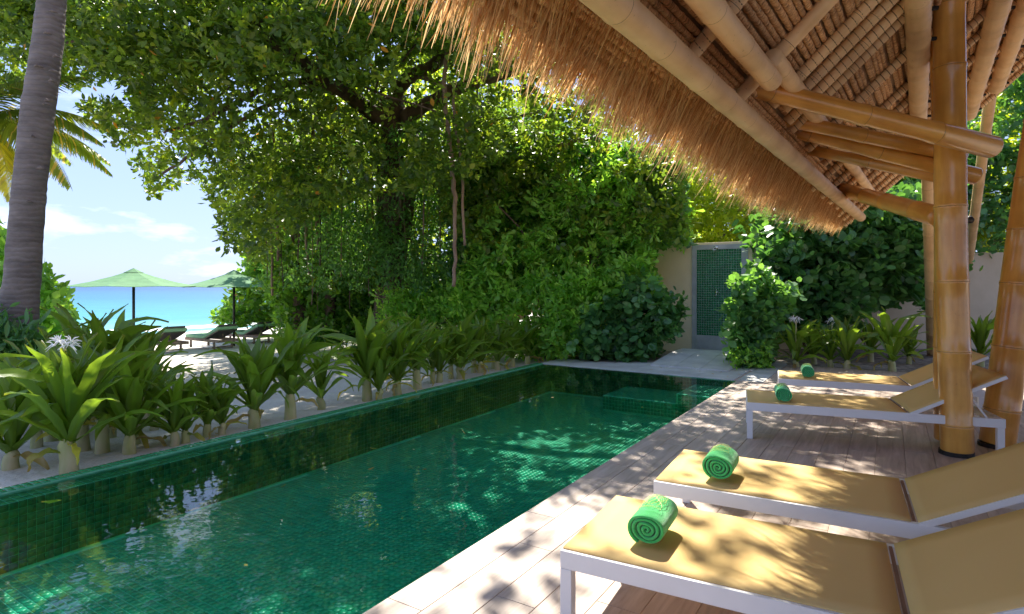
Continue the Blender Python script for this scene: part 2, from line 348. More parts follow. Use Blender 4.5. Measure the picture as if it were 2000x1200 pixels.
# ------------------------------------------------------------------ fast leaf meshes
LEAFT = {
 'oval': (np.array([[0, 0, 0], [.5, .38, -.12], [.42, .72, -.10], [0, 1, -.12], [-.42, .72, -.10], [-.5, .38, -.12]]), [(0, 1, 2, 3), (0, 3, 4, 5)]),
 'round': (np.array([[0, 0, 0], [.5, .25, -.05], [.5, .68, -.10], [0, 1, -.16], [-.5, .68, -.10], [-.5, .25, -.05]]), [(0, 1, 2, 3), (0, 3, 4, 5)]),
 'spat': (np.array([[0, 0, 0], [.16, .35, -.02], [.5, .78, .02], [0, 1, -.05], [-.5, .78, .02], [-.16, .35, -.02]]), [(0, 1, 2, 3), (0, 3, 4, 5)]),
}
def norm(a): return a/np.maximum(np.linalg.norm(a, axis=-1, keepdims=True), 1e-9)
def leaf_mesh(name, base, D, Nr, ln, wd, col, shape, mat):
    T, Fq = LEAFT[shape]; n = len(base); S = norm(np.cross(D, Nr)); Nn = np.cross(S, D)
    V = (base[:, None, :]+T[None, :, 1:2]*D[:, None, :]*ln[:, None, None]+T[None, :, 0:1]*S[:, None, :]*wd[:, None, None]+T[None, :, 2:3]*Nn[:, None, :]*ln[:, None, None])
    k = T.shape[0]; idx = (np.arange(n)[:, None, None]*k+np.array(Fq)[None]).reshape(-1)
    return raw_mesh(name, V.reshape(-1, 3), idx, 4, np.repeat(col, k, axis=0), mat)
def raw_mesh(name, V, idx, fs, col, mat, smooth=False):
    me = bpy.data.meshes.new(name); nf = len(idx)//fs
    me.vertices.add(len(V)); me.vertices.foreach_set('co', V.astype(np.float32).ravel())
    me.loops.add(len(idx)); me.loops.foreach_set('vertex_index', idx.astype(np.int32))
    me.polygons.add(nf); me.polygons.foreach_set('loop_start', np.arange(nf, dtype=np.int32)*fs)
    try: me.polygons.foreach_set('loop_total', np.full(nf, fs, dtype=np.int32))
    except Exception: pass
    if col is not None:
        at = me.color_attributes.new('Col', 'FLOAT_COLOR', 'POINT')
        at.data.foreach_set('color', np.concatenate([col, np.ones((len(col), 1))], axis=1).astype(np.float32).ravel())
    if smooth: me.polygons.foreach_set('use_smooth', np.ones(nf, dtype=bool))
    me.materials.append(mat); me.update(calc_edges=True); return me
def inpoly(px, py, poly):
    c = np.zeros(len(px), bool); n = len(poly); j = n-1
    for i in range(n):
        xi, yi = poly[i]; xj, yj = poly[j]
        c ^= ((yi > py) != (yj > py)) & (px < (xj-xi)*(py-yi)/((yj-yi) or 1e-9)+xi); j = i
    return c
def region(poly, d0, d1, n, minz=-.1, gaps=0.0, gs=.9):
    """points filling the volume behind an outline between two distances"""
    xs = [p[0] for p in poly]; ys = [p[1] for p in poly]; out = []; tot = 0
    while tot < n:
        px = RNG.uniform(min(xs), max(xs), n*2); py = RNG.uniform(min(ys), max(ys), n*2); k = inpoly(px, py, poly)
        px = px[k]; py = py[k]; d = RNG.uniform(d0, d1, len(px))
        P = np.stack([(px-1000)/F*d, d, CH+(HY-py)/F*d], axis=1); P = P[P[:, 2] > minz]
        if gaps > 0 and len(P):
            g = np.sin(P[:, 0]*gs*2.1+1.3)*np.cos(P[:, 2]*gs*2.7+.4)+np.sin(P[:, 1]*gs*1.7+P[:, 0]*gs)*np.sin(P[:, 2]*gs*1.9+2)
            P = P[g > RNG.uniform(-2.0, 2.0, len(P))*.55-1.1+gaps*1.3]
        out.append(P); tot += len(P)
    return np.concatenate(out)[:n]
def box_pts(lo, hi, n, gaps=0, gs=.9):
    P = RNG.uniform(0, 1, (n, 3))*(np.array(hi)-np.array(lo))+np.array(lo)
    if gaps > 0:
        g = np.sin(P[:, 0]*gs*2.1+1.3)*np.cos(P[:, 2]*gs*2.7+.4)+np.sin(P[:, 1]*gs*1.7+P[:, 0]*gs)*np.sin(P[:, 2]*gs*1.9+2)
        P = P[g > RNG.uniform(-1, 1, len(P))*.6-1.1+gaps*1.3]
    return P
def clusters(name, C, k, ln, wd, pal, shape, mat, parent=None, spread=.10, up=.35, lay=.5, lv=.45, accent=None, acc=0.01, kind='stuff'):
    """every centre becomes a twig tip carrying k leaves"""
    n = len(C); ax = norm(RNG.normal(0, 1, (n, 3))+np.array([0, -.35, up])); Cn = np.repeat(C, k, axis=0); A = np.repeat(ax, k, axis=0)
    m = n*k; rad = RNG.normal(0, 1, (m, 3)); rad = norm(rad-A*(rad*A).sum(1, keepdims=True))
    D = norm(rad*lay+A*RNG.uniform(.05, 1.0, (m, 1))*(1-lay*.4)+np.array([0, 0, -.12]))
    base = Cn+D*RNG.uniform(0, spread, (m, 1))*.4+RNG.normal(0, spread*.5, (m, 3))
    Nr = norm(A+np.array([0, 0, .7])+RNG.normal(0, .45, (m, 3)))
    l = ln*(1+RNG.uniform(-lv, lv, m)); w = wd*(1+RNG.uniform(-lv, lv, m))
    pal = np.array(pal, float); f = np.repeat(RNG.uniform(0, 1, n), k)*.6+RNG.uniform(0, 1, m)*.4
    ii = np.clip(f*(len(pal)-1), 0, len(pal)-1.001); i0 = ii.astype(int); fr = (ii-i0)[:, None]
    col = pal[i0]*(1-fr)+pal[i0+1]*fr; col = col*RNG.uniform(.8, 1.2, (m, 1))
    if accent is not None: s = RNG.uniform(0, 1, m) < acc; col[s] = np.array(accent)
    me = leaf_mesh(name, base, D, Nr, l, w, col, shape, mat)
    return put(name, me, parent, kind=kind)
PAL_FIC = [(.022, .055, .014), (.060, .112, .020), (.12, .185, .022), (.25, .28, .024)]
PAL_DK = [(.024, .085, .030), (.065, .18, .055), (.15, .31, .09)]
PAL_BR = [(.07, .20, .025), (.17, .36, .05), (.36, .52, .10)]
PAL_YL = [(.12, .20, .015), (.26, .33, .02), (.45, .46, .03)]
PAL_MID = [(.030, .10, .018), (.08, .20, .03), (.19, .34, .045)]
def branches(parent, C, root, n, r=.02, name='branch', mat='bark', seedv=0, sag=.3):
    rr = random.Random(seedv); idx = [rr.randrange(len(C)) for _ in range(n)]
    for q, i in enumerate(idx):
        e = Vector(C[i]); a = Vector(root[rr.randrange(len(root))]) if isinstance(root, list) else Vector(root)
        mid = a.lerp(e, .5)+Vector((rr.uniform(-.2, .2), rr.uniform(-.2, .2), sag*rr.uniform(.3, 1)))
        P, Q = smooth_path([(*a, r), (*mid, r*.65), (*e, r*.25)], 5, .015, q)
        MB().tube(P, Q, 6, jit=.25, seedv=q).obj(name, M[mat], parent, True)
# ================================================================== GROUND, SEA
A_ = G(1440, 743); B_ = G(1060, 710); R_ = G(705, 1200); L_ = G(0, 965)
uL = (B_-L_).normalized(); vL = Vector((uL.y, -uL.x, 0))       # along the lip, and to the right of it
uR = (A_-R_).normalized(); vR = Vector((uR.y, -uR.x, 0))
def sand_z(w):
    return -.07-.043*max(0, w) if w < 40 else -.07-.043*40-.10*(w-40)
V = []; Fc = []
us = [-30, -12, -8, -5] + [-4+.35*i for i in range(70)] + [22, 26, 32, 45, 70, 120]
ws = [.0]+[.15+.3*i for i in range(44)]+[13.6+.9*i for i in range(34)]+[48, 60, 90, 150]
lip_out = .125
for i, u in enumerate(us):
    for j, w in enumerate(ws):
        p = B_+uL*(u-7)-vL*(w+lip_out+.002)
        z = sand_z(w)
        if .2 < w < 34: z += .018*math.sin(u*2.1+math.sin(w*1.7)*2)*math.sin(w*2.3+u)+.012*math.sin(u*5.1+w*4.3)+random.uniform(-.004, .004)
        V.append((p.x, p.y, z))
nw = len(ws)
for i in range(len(us)-1):
    for j in range(nw-1): Fc.append((i*nw+j, i*nw+j+1, (i+1)*nw+j+1, (i+1)*nw+j))
tag(put('sand', mesh('sand', V, Fc, M['sand'], True)), kind='structure')
# land behind the pool and to the right
Q = [B_+uL*.02-vL*.127, B_+uL*160-vL*.127, B_+uL*160+vL*200, B_+uL*.02+vL*200]
tag(put('garden_ground', mesh('garden_ground', [(p.x, p.y, -.055) for p in Q], [(0, 3, 2, 1)], M['soil'])), kind='structure')
tag(put('sea', mesh('sea', [(-7000, 5, -1.32), (7000, 5, -1.32), (7000, 8000, -1.32), (-7000, 8000, -1.32)], [(0, 1, 2, 3)], M['sea'])), kind='structure')
# wave foam along the shore
V = []; Fc = []
shore = [(-3, 700), (40, 672), (90, 660), (150, 653), (230, 648), (300, 646), (380, 641), (430, 638), (520, 632), (620, 628)]
k = 0
SP = [G(x, y, -1.30) for x, y in shore]; fine = []
for i in range(len(SP)-1):
    for q in range(14): fine.append(SP[i].lerp(SP[i+1], q/14))
for i, p in enumerate(fine):
    wd = 1.3+.7*math.sin(i*.31)+.5*math.sin(i*.83+1)
    di = Vector((-.45, .9, 0)); V += [p-di*.7+Vector((0, 0, .0)), p+di*wd*.5+Vector((0, 0, .10)), p+di*wd+Vector((0, 0, .02))]
for i in range(len(fine)-1):
    for j in range(2): Fc.append((i*3+j, i*3+j+1, i*3+j+4, i*3+j+3))
tag(put('surf', mesh('surf', V, Fc, M['foam'], True)), kind='stuff')
# ================================================================== POOL
pool = thing('swimming_pool', 'long rectangular pool lined with small green mosaic tiles, flush with the wood deck', 'swimming pool', tuple(B_))
pool_inv = Matrix.Translation(-B_)
def ppart(o): o.matrix_parent_inverse = pool_inv; return o
WZ, FZ = -.010, -.50
near = -6.0
Bq = B_; Aq = A_; Rn = A_+uR*(-12); Ln = B_+uL*(-13.3)
ledge = .16
def tiles_mesh(lst, th=.003):
    """lst of (centre, X axis half, Y axis half, normal)"""
    n = len(lst); V = np.zeros((n, 8, 3)); cols = np.zeros((n, 8, 3))
    for i, (c, X, Y, Z) in enumerate(lst):
        g = random.random(); cols[i] = g
        s = .94
        V[i, 0] = c-X-Y; V[i, 1] = c+X-Y; V[i, 2] = c+X+Y; V[i, 3] = c-X+Y
        t = Z*th
        V[i, 4] = c-X*s-Y*s+t; V[i, 5] = c+X*s-Y*s+t; V[i, 6] = c+X*s+Y*s+t; V[i, 7] = c-X*s+Y*s+t
    fq = np.array([[4, 5, 6, 7], [0, 1, 5, 4], [1, 2, 6, 5], [2, 3, 7, 6], [3, 0, 4, 7]])
    idx = (np.arange(n)[:, None, None]*8+fq[None]).reshape(-1)
    return V.reshape(-1, 3), idx, cols.reshape(-1, 3)
def split_tiles(lst, name, mat, parent, off=None, limit=300):
    """the tiles that show largest as parts, the rest as one part"""
    lst = sorted(lst, key=lambda t: (t[0]-Vector((0, 0, CH))).length)
    vis = [t for t in lst if t[0].y > 1.0 and abs(t[0].x/t[0].y) < .88 and (CH-t[0].z)/t[0].y < .57]
    first = set(id(t) for t in vis[:limit]); cache = []
    for g in range(6):
        V, idx, col = tiles_mesh([(Vector((0, 0, 0)), lst[0][1], lst[0][2], lst[0][3])]); cache.append(raw_mesh(name, V, idx, 4, col*0+g/6, mat))
    for t in lst:
        if id(t) in first:
            o = put(name, random.choice(cache), parent)
            if parent is pool: o.matrix_parent_inverse = pool_inv
            o.location = t[0]
    rest = [t for t in lst if id(t) not in first]
    V, idx, col = tiles_mesh(rest); o = put(name+'_field', raw_mesh(name+'_field', V, idx, 4, col, mat), parent, kind='stuff')
    if parent is pool: o.matrix_parent_inverse = pool_inv
# basin shell (grout coloured)
m = MB()
def P3(p, z): return Vector((p.x, p.y, z))
Li = Ln+vL*ledge; Bi = B_+vL*ledge
fl = [P3(Li, FZ), P3(Rn, FZ), P3(Aq, FZ), P3(Bi, FZ)]
m.V += fl+[P3(p, -.012) for p in (Li, Rn, Aq, Bi)]
for f in ((0, 1, 2, 3), (1, 5, 6, 2), (2, 6, 7, 3)): m.F.append(f); m.M.append(0)
# left inner wall up to the ledge
b = len(m.V); m.V += [P3(Li, FZ), P3(Bi, FZ), P3(Bi, -.034), P3(Li, -.034), P3(B_, -.034), P3(Ln, -.034)]
m.F += [(b, b+1, b+2, b+3), (b+3, b+2, b+4, b+5)]; m.M += [0, 0]
ppart(m.obj('basin', M['grout_pool'], pool))
T = .05; ht = T/2*.875
wid = 3.4
fl_t = []
nu = int(12.5/T)
for i in range(nu):
    for j in range(int(3.9/T)):
        c = A_+uR*(-(i+.5)*T)-vR*((j+.5)*T); c.z = FZ+.002
        # inside, left of the left wall?
        if (c-B_).dot(vL) < ledge+.02 or (c-B_).dot(uL) > -.02: continue
        fl_t.append((c.copy(), uR*ht, -vR*ht, Vector((0, 0, 1))))
split_tiles(fl_t, 'floor_tile', M['tile_pool'], pool)
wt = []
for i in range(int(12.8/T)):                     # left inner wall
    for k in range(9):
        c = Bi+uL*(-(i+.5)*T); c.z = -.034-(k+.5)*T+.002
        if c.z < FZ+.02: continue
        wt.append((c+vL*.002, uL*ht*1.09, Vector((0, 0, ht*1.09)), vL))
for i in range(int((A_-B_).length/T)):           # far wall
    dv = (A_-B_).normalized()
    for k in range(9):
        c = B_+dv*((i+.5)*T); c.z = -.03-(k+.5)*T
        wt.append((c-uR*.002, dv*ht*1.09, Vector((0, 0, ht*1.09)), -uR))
V, idx, col = tiles_mesh(wt); ppart(put('wall_tiles', raw_mesh('wall_tiles', V, idx, 4, col, M['tile_wall_shaded']), pool, kind='stuff'))
# lip: dry rows on top and the wet ledge just under the water
m = MB(); lipA = Ln-vL*lip_out; lipB = B_-vL*lip_out
for (p, q, z0, z1) in ((lipA, lipB, -.35, .0),):
    m.poly_prism([Ln, B_, lipB, lipA], -.35, .0)
ppart(m.obj('lip', M['grout'], pool))
lt = []
for i in range(int(13.2/T)):
    for r_ in range(2):
        c = B_+uL*(-(i+.5)*T)-vL*((r_+.5)*.0615+.001); c.z = .0015
        lt.append((c, uL*ht, -vL*ht*1.18, Vector((0, 0, 1))))
split_tiles(lt, 'lip_tile', M['tile_lip'], pool, limit=300)
lt = []
for i in range(int(13.2/T)):
    for r_ in range(2):
        c = B_+uL*(-(i+.5)*T)+vL*((r_+.5)*.078+.003); c.z = -.033
        lt.append((c, uL*ht, -vL*ht*1.55, Vector((0, 0, 1))))
V, idx, col = tiles_mesh(lt); ppart(put('ledge_tiles', raw_mesh('ledge_tiles', V, idx, 4, col, M['tile_lip']), pool, kind='stuff'))
# corner steps under the water
stepA = MB(); st = []
dvA = (B_-A_).normalized()
for (w_, l_, z_) in ((1.75, .95, -.26), (.62, .95, -.12)):
    P = [A_, A_+dvA*w_, A_+dvA*w_-uR*l_, A_-uR*l_]
    mm = MB().poly_prism([(p.x, p.y) for p in P][::-1], FZ, z_); ppart(mm.obj('step', M['grout_pool'], pool))
    tl = []
    for i in range(int(w_/T)):
        for j in range(int(l_/T)):
            if z_ < -.2 and i < .62/T and True: continue
            c = A_+dvA*((i+.5)*T)-uR*((j+.5)*T); c.z = z_+.002; tl.append((c, -dvA*ht, -uR*ht, Vector((0, 0, 1))))
        for k in range(int((z_-FZ)/T)):
            c = A_+dvA*((i+.5)*T)-uR*(l_+.002); c.z = z_-(k+.5)*T; tl.append((c, -dvA*ht, Vector((0, 0, ht)), -uR))
    for j in range(int(l_/T)):
        for k in range(int((z_-FZ)/T)):
            c = A_+dvA*(w_+.002)-uR*((j+.5)*T); c.z = z_-(k+.5)*T; tl.append((c, uR*ht, Vector((0, 0, ht)), dvA))
    V, idx, col = tiles_mesh(tl); ppart(put('step_tiles', raw_mesh('step_tiles', V, idx, 4, col, M['tile_pool']), pool, kind='stuff'))
wv = [P3(Ln+vL*.001, WZ), P3(Rn-vR*.001, WZ), P3(A_-vR*.001-uR*.001, WZ), P3(B_+vL*.001-uL*.002, WZ)]
tag(put('pool_water', mesh('pool_water', wv, [(0, 1, 2, 3)], M['water'])), kind='structure')
# ================================================================== DECK of wood-look planks
deck = tag(put('deck', MB().poly_prism([(p.x, p.y) for p in (A_-uR*16, A_-uR*16+vR*14, A_+uR*2.28+vR*14, A_+uR*2.28+vR*.36, A_+vR*.36-uR*.0, A_)], -.6, -.0038).me('deck', M['grout_deck'])), kind='structure')
PW, PL = .1975, 1.196; planks = []
for j in range(70):
    u_end = 0.0 if j*.2 < .36-.01 else 2.28
    off = [0, .4, .8, .2, .6, 1.0][j % 6]*1.0
    u = u_end-off if off else u_end-1.2
    starts = []
    if off: starts.append((u_end-off, u_end))
    x = u_end-off
    while x > -11: starts.append((x-1.2, x)); x -= 1.2
    for (a, b) in starts: planks.append((a, b, j*.2))
def plank_mesh(l, w):
    m = MB(); ch = .0015; b = 0
    m.V += [Vector(v) for v in ((-w/2, -l/2, -.004), (w/2, -l/2, -.004), (w/2, l/2, -.004), (-w/2, l/2, -.004), (-w/2+ch, -l/2+ch, 0), (w/2-ch, -l/2+ch, 0), (w/2-ch, l/2-ch, 0), (-w/2+ch, l/2-ch, 0))]
    for f in ((4, 5, 6, 7), (0, 1, 5, 4), (1, 2, 6, 5), (2, 3, 7, 6), (3, 0, 4, 7)): m.F.append(f); m.M.append(0)
    return m.me('plank', M['plank'])
pm = {}; rz_deck = math.atan2(uR.y, uR.x)-math.pi/2
cand = []
for (a, b, v) in planks:
    c = A_+uR*((a+b)/2)+vR*(v+.1)
    if c.y < .8 or c.x/c.y > 1.25 or c.x/c.y < -.6: continue
    dd = math.hypot(c.x, c.y); pref = dd*(1+max(0, c.x/c.y-.87)*3)
    cand.append((pref, a, b, v, c))
cand.sort(key=lambda t: t[0]); rest = MB()
for i, (pf, a, b, v, c) in enumerate(cand):
    l = round(b-a-.0025, 3)
    if i < 300:
        if l not in pm: pm[l] = plank_mesh(l, PW)
        o = put('plank', pm[l], deck); o.location = c; o.rotation_euler = (0, 0, rz_deck)
    else:
        rest.box(c+Vector((0, 0, -.002)), (PW/2, l/2, .002), (vR, uR, Vector((0, 0, 1))))
if rest.V: rest.obj('plank_field', M['plank'], deck, kind='stuff')
# ================================================================== GREY STONE coping, path, shower platform
cop = tag(put('stone_path', MB().poly_prism([(p.x, p.y) for p in (B_+uR*.003, A_+uR*.003, A_+vR*.355+uR*.003, A_+vR*.355+uR*2.28, A_+vR*.355+uR*2.9-vR*.1, B_+uR*.75-vL*.10, B_-vL*.10+uR*.003)], -.4, -.012).me('stone_path', M['grout_deck'])), kind='structure')
dAB = (A_-B_).normalized()
def slab(parent, c, X, Y, hx, hy, z, th=.03):
    m = MB(); m.box(Vector((c.x, c.y, z-th/2)), (hx-.003, hy-.003, th/2), (X, Y, Vector((0, 0, 1))))
    return m.obj('slab', M['stone'], parent, bevel=.002)
for i in range(7):
    for j in range(3):
        hx = .28; hy = .20
        c = B_+dAB*((i+.5)*.56-.05)+uR*((j+.5)*.40+.004)
        if i >= 6: continue
        if j == 2 and i < 2: continue
        slab(cop, c, dAB, uR, .28, .20, .0)
for j in range(6): slab(cop, A_+vR*.215+uR*(j*.4+.2)-vR*.04, vR, uR, .178, .2, .0)
for j in range(3): slab(cop, A_-vR*.17+uR*(j*.4+1.4), vR, uR, .2, .2, .0)
p0 = B_+dAB*1.72+uR*.80; p1 = B_+dAB*3.05+uR*.80
Wb = Vector((3.92, 12.81, 0)); wd_ = Vector((.848, -.53, 0)).normalized(); wn_ = Vector((-.53, -.848, 0)).normalized()
plat = thing('shower_platform', 'low grey stone platform sloping up to the outdoor shower', 'platform', tuple(p0))
pw = (p1-p0).length; pl = 1.95; ux = dAB; uy = uR
for j in range(5):
    for i in range(3):
        c = p0+ux*((i+.5)*pw/3)+uy*((j+.5)*pl/5)
        m = MB(); hx = pw/6-.003; hy = pl/10-.003
        q = [c-ux*hx-uy*hy, c+ux*hx-uy*hy, c+ux*hx+uy*hy, c-ux*hx+uy*hy]
        zf = lambda P_: .02+.11*min(1, max(0, ((Vector((P_[0], P_[1], 0))-p0).dot(uy))/1.3))
        m.poly_prism([(a.x, a.y) for a in q], -.05, zf); o = m.obj('slab', M['stone'], plat); o.matrix_parent_inverse = Matrix.Translation(-p0)
# ================================================================== SHOWER WALL
sw = thing('shower_wall', 'cream rendered garden wall with a green tiled outdoor shower panel', 'wall', tuple(Wb))
sw_inv = Matrix.Translation(-Wb)
def sp(o): o.matrix_parent_inverse = sw_inv; return o
Zv = Vector((0, 0, 1))
def wbox(t0, t1, z0, z1, f0, f1): # f: distance in front of wall face
    c = Wb+wd_*((t0+t1)/2)+wn_*((f0+f1)/2)+Zv*((z0+z1)/2)
    return (c, ((t1-t0)/2, abs(f1-f0)/2, (z1-z0)/2), (wd_, wn_, Zv))
m = MB(); m.box(*wbox(-3.2, 1.32, -.1, 2.32, -.22, 0)); sp(m.obj('wall', M['wall'], sw, bevel=.008))
m = MB()
m.box(*wbox(0, .10, .0, 2.27, .002, .03)); m.box(*wbox(1.02, 1.15, 0, 2.27, .002, .03)); m.box(*wbox(.10, 1.02, 2.17, 2.27, .002, .03)); m.box(*wbox(.10, 1.02, 0, .33, .002, .03))
sp(m.obj('stone_surround', M['stone_frame'], sw, bevel=.003))
m = MB(); m.box(*wbox(.10, 1.02, .33, 2.17, .002, .008)); sp(m.obj('tile_backing', M['grout_grey'], sw))
tl = []
for i in range(18):
    for k in range(36):
        c = Wb+wd_*(.10+(i+.5)*.92/18)+Zv*(.33+(k+.5)*1.84/36)+wn_*.0085; tl.append((c, wd_*.0225, Zv*.0225, wn_))
V, idx, col = tiles_mesh(tl); sp(put('mosaic_tiles', raw_mesh('mosaic_tiles', V, idx, 4, col, M['tile_shower']), sw, kind='stuff'))
m = MB(); c = Wb+wd_*.5+Zv*2.20
m.tube([c+wn_*.03, c+wn_*.20], .011, 10); m.tube([c+wn_*.19+Zv*.0, c+wn_*.20-Zv*.05], .011, 10); m.tube([c+wn_*.20-Zv*.05, c+wn_*.20-Zv*.065], .075, 20); m.box(c+wn_*.034, (.05, .004, .03), (wd_, wn_, Zv))
sp(m.obj('shower_head', M['chrome'], sw, True))
m = MB(); c = Wb+wd_*.53+Zv*1.25
m.tube([c+wn_*.01, c+wn_*.09], .028, 12); m.tube([c+wn_*.08, c+wn_*.12-Zv*.08], .012, 10); m.tube([c+wn_*.07+Zv*.02, c+wn_*.10+Zv*.07], .010, 8)
sp(m.obj('shower_tap', M['chrome'], sw, True))
gw = thing('garden_wall', 'plain rendered wall behind the bamboo posts, roof shade put into its colour', 'wall', (7, 13.5, 0))
m = MB(); m.box((10.6, 13.6, 1.02), (5.3, .1, 1.14)); o = m.obj('wall', M['wall_in_shade'], gw, bevel=.008); o.matrix_parent_inverse = Matrix.Translation((-7, -13.5, 0))
# ================================================================== PAVILION
pav = thing('bamboo_pavilion', 'open pavilion of thick bamboo posts under a shaggy thatched roof', 'pavilion')
def bamboo(name, a, b, r0, r1, mat='bamboo', seg=.42, seedv=0, parent=None, n=20, sag=0, rope=False, node='bamboo_node', jog=.0):
    a = Vector(a); b = Vector(b); Lh = (b-a).length; rr = random.Random(seedv); V = []; Fc = []; mi = []
    st = []  # (s, r, matidx)
    s = rr.uniform(.1, seg); nodes = []
    while s < Lh-.04: nodes.append(s); s += seg*rr.uniform(.85, 1.15)
    def rad(s): return r0+(r1-r0)*s/Lh
    st.append((0, rad(0)*.93, 0)); st.append((.012, rad(0), 0))
    last = .012
    for q in nodes:
        r = rad(q)
        kk = max(1, int((q-last)/.12))
        for z in range(1, kk): st.append((last+(q-.02-last)*z/kk, rad(last)*(.985), 0))
        st += [(q-.016, r*1.0, 0), (q-.006, r*1.045, 0), (q-.0015, r*1.02, 1), (q+.0015, r*1.02, 0), (q+.007, r*1.05, 0), (q+.02, r*.995, 0)]; last = q+.02
    st.append((Lh-.012, rad(Lh), 0)); st.append((Lh, rad(Lh)*.93, 0))
    ph = rr.uniform(0, 6.28)
    for (s, r, q) in st:
        dx = math.sin(s*1.7+ph)*jog; dy = math.cos(s*1.3+ph)*jog-sag*math.sin(math.pi*s/Lh)
        for k in range(n):
            an = 2*math.pi*k/n; V.append((math.cos(an)*r+dx, math.sin(an)*r+dy, s))
    for i in range(len(st)-1):
        for k in range(n): Fc.append((i*n+k, i*n+(k+1) % n, (i+1)*n+(k+1) % n, (i+1)*n+k)); mi.append(st[i][2])
    Fc.append(tuple(range(n-1, -1, -1))); mi.append(0); e = (len(st)-1)*n; Fc.append(tuple(e+k for k in range(n))); mi.append(0)
    me = mesh(name, V, Fc, [M[mat], M[node]], True, mi)
    o = put(name, me, parent); o.location = a; o.rotation_mode = 'QUATERNION'; o.rotation_quaternion = (b-a).to_track_quat('Z', 'Y')
    return o
def bolt(parent, p, d, r=.012, l=.05):
    m = MB(); m.tube([Vector(p)-Vector(d)*l*.2, Vector(p)+Vector(d)*l], r, 7); return m.obj('bolt', M['metal_dark'], parent)
# posts
pb = G(1868, 888); pt = W(1850, -10, 4.85)
post = bamboo('post', pb+Zv*.03, pt, .116, .112, seg=.60, seedv=3, parent=pav, jog=.006, n=28)
bamboo('post', G(1853, 868)+Zv*.03+Vector((.02, .05, 0)), W(1836, -10, 5.08), .085, .078, seg=.55, seedv=8, parent=pav, jog=.01)
p2b = G(1945, 872); p2t = W(2050, 150, 5.0)
bamboo('post', p2b+Zv*.03, p2t+(p2t-p2b).normalized()*1.2, .13, .115, seg=.52, seedv=12, parent=pav, jog=.01, n=28)
bamboo('post', G(1822, 690)+Zv*-.05, W(1811, 322, 9.6), .105, .085, 'bamboo_pale', seg=.5, seedv=21, parent=pav)
bamboo('post', G(1873, 655, -.0), W(1938, 160, 9.0), .09, .08, 'bamboo_pale', seg=.5, seedv=22, parent=pav)
bamboo('post', Vector((3.9, -2.6, 0.03)), Vector((3.3, -2.6, 3.6)), .12, .11, seg=.5, seedv=30, parent=pav)
bamboo('post', Vector((6.4, 1.5, 0.03)), Vector((6.0, 1.5, 4.6)), .12, .11, seg=.5, seedv=31, parent=pav)
for c, r in ((pb, .135), (p2b, .14)):
    m = MB(); m.tube([c, c+Zv*.035], r-.012, 24); m.obj('post_shoe', M['metal_dark'], pav)
m = MB(); c = W(1893, 428, 9.6); m.tube([c, c+Vector((-.06, -.10, -.03))], .055, 12); m.tube([c, c+Vector((.08, .02, 0))], .015, 8); m.obj('spotlight', M['metal_dark'], pav, True)
# eave beam and purlins
def eline(m_, x): # point on a line parallel to the eave seen at pixel column x
    return F*m_/(1835-x)
b1a = Vector((-1.26+.7265*-2.5, -2.5, 2.49)); d2 = 1150*1.26/(1835-1681); b1b = Vector((-1.26+.7265*d2, d2, 2.49))
bamboo('eave_beam', b1b, b1a, .070, .068, 'bamboo_pale', seg=.5, seedv=41, parent=pav, n=24)
def purlin(p, t0, t1, r0, r1, off=.16, seedv=0, mat='bamboo_pale'):
    return bamboo('purlin', roof(t0, p, off), roof(t1, p, off), r0, r1, mat, seg=.45, seedv=seedv, parent=pav)
purlin(.335, -3, 12.4, .062, .055, .15, 42)
e3 = RP(1500, 138, .17); t3, q3 = roof_tp(e3)
purlin(q3, -3, t3+.10, .066, .064, .21, 43)
purlin(q3+.03, t3-.02, 12.5, .060, .055, .13, 44)
def polyline_pole(pa, pb_, r0, r1, s, off=.18, ext=0):
    a = RP(*pa, off); b = RP(*pb_, off); d = (a-b).normalized()
    return bamboo('purlin', b-d*.05, a+d*ext, r0, r1, 'bamboo_pale', seg=.45, seedv=s, parent=pav), a, b
for (pa, pq, r0, r1, s) in (((1793, 0), (1794, 236), .085, .085, 45), ((1955, 0), (1893, 222), .095, .085, 46), ((2000, 20), (1946, 170), .09, .085, 47)):
    o, a, b = polyline_pole(pa, pq, r0, r1, s, ext=1.8)
    for q in range(6):
        c = b.lerp(a, (q+.3)/5.6); bolt(pav, c+Vector((.085, -.03, 0)), (1, -.2, 0), .016, .035)
# rafters with rope wrapping
def rope_rings(L_h, r, sp):
    V = []; Fc = []; n = 10; z = .05
    while z < L_h-.05:
        b = len(V)
        for (dz, dr) in ((-.0035, 0), (0, .0016), (.0035, 0)):
            for k in range(n): a = 2*math.pi*k/n; V.append((math.cos(a)*(r+dr), math.sin(a)*(r+dr), z+dz+.006*math.sin(a)))
        for i in range(2):
            for k in range(n): Fc.append((b+i*n+k, b+i*n+(k+1) % n, b+(i+1)*n+(k+1) % n, b+(i+1)*n+k))
        z += sp
    return mesh('rope_wrap', V, Fc, M['rope'], True)
rr_ = random.Random(5)
raf = [(3.3, .34), (4.15, .34), (5.05, .30), (5.62, .42), (5.89, .45), (6.16, .42), (6.40, .40), (7.22, .4), (8.09, .4), (8.62, .2), (9.3, .2), (9.95, .2), (10.6, .2), (11.2, .15), (11.8, .15), (12.4, .1)]
ring = rope_rings(4.4, .0405, .055)
for i, (t, p_) in enumerate(raf):
    r = .048 if t == 5.05 else .041 if t < 6.3 else .038
    tw = rr_.uniform(-.06, .06); a = roof(t, p_, .075); b = roof(t+tw, 4.4, .075)
    bamboo('rafter', a, b, r, r*.9, 'bamboo_pale', seg=.5, seedv=60+i, parent=pav, n=12)
    o = put('rope_wrap', ring, pav, kind='stuff'); o.location = a; o.rotation_mode = 'QUATERNION'; o.rotation_quaternion = (b-a).to_track_quat('Z', 'Y')
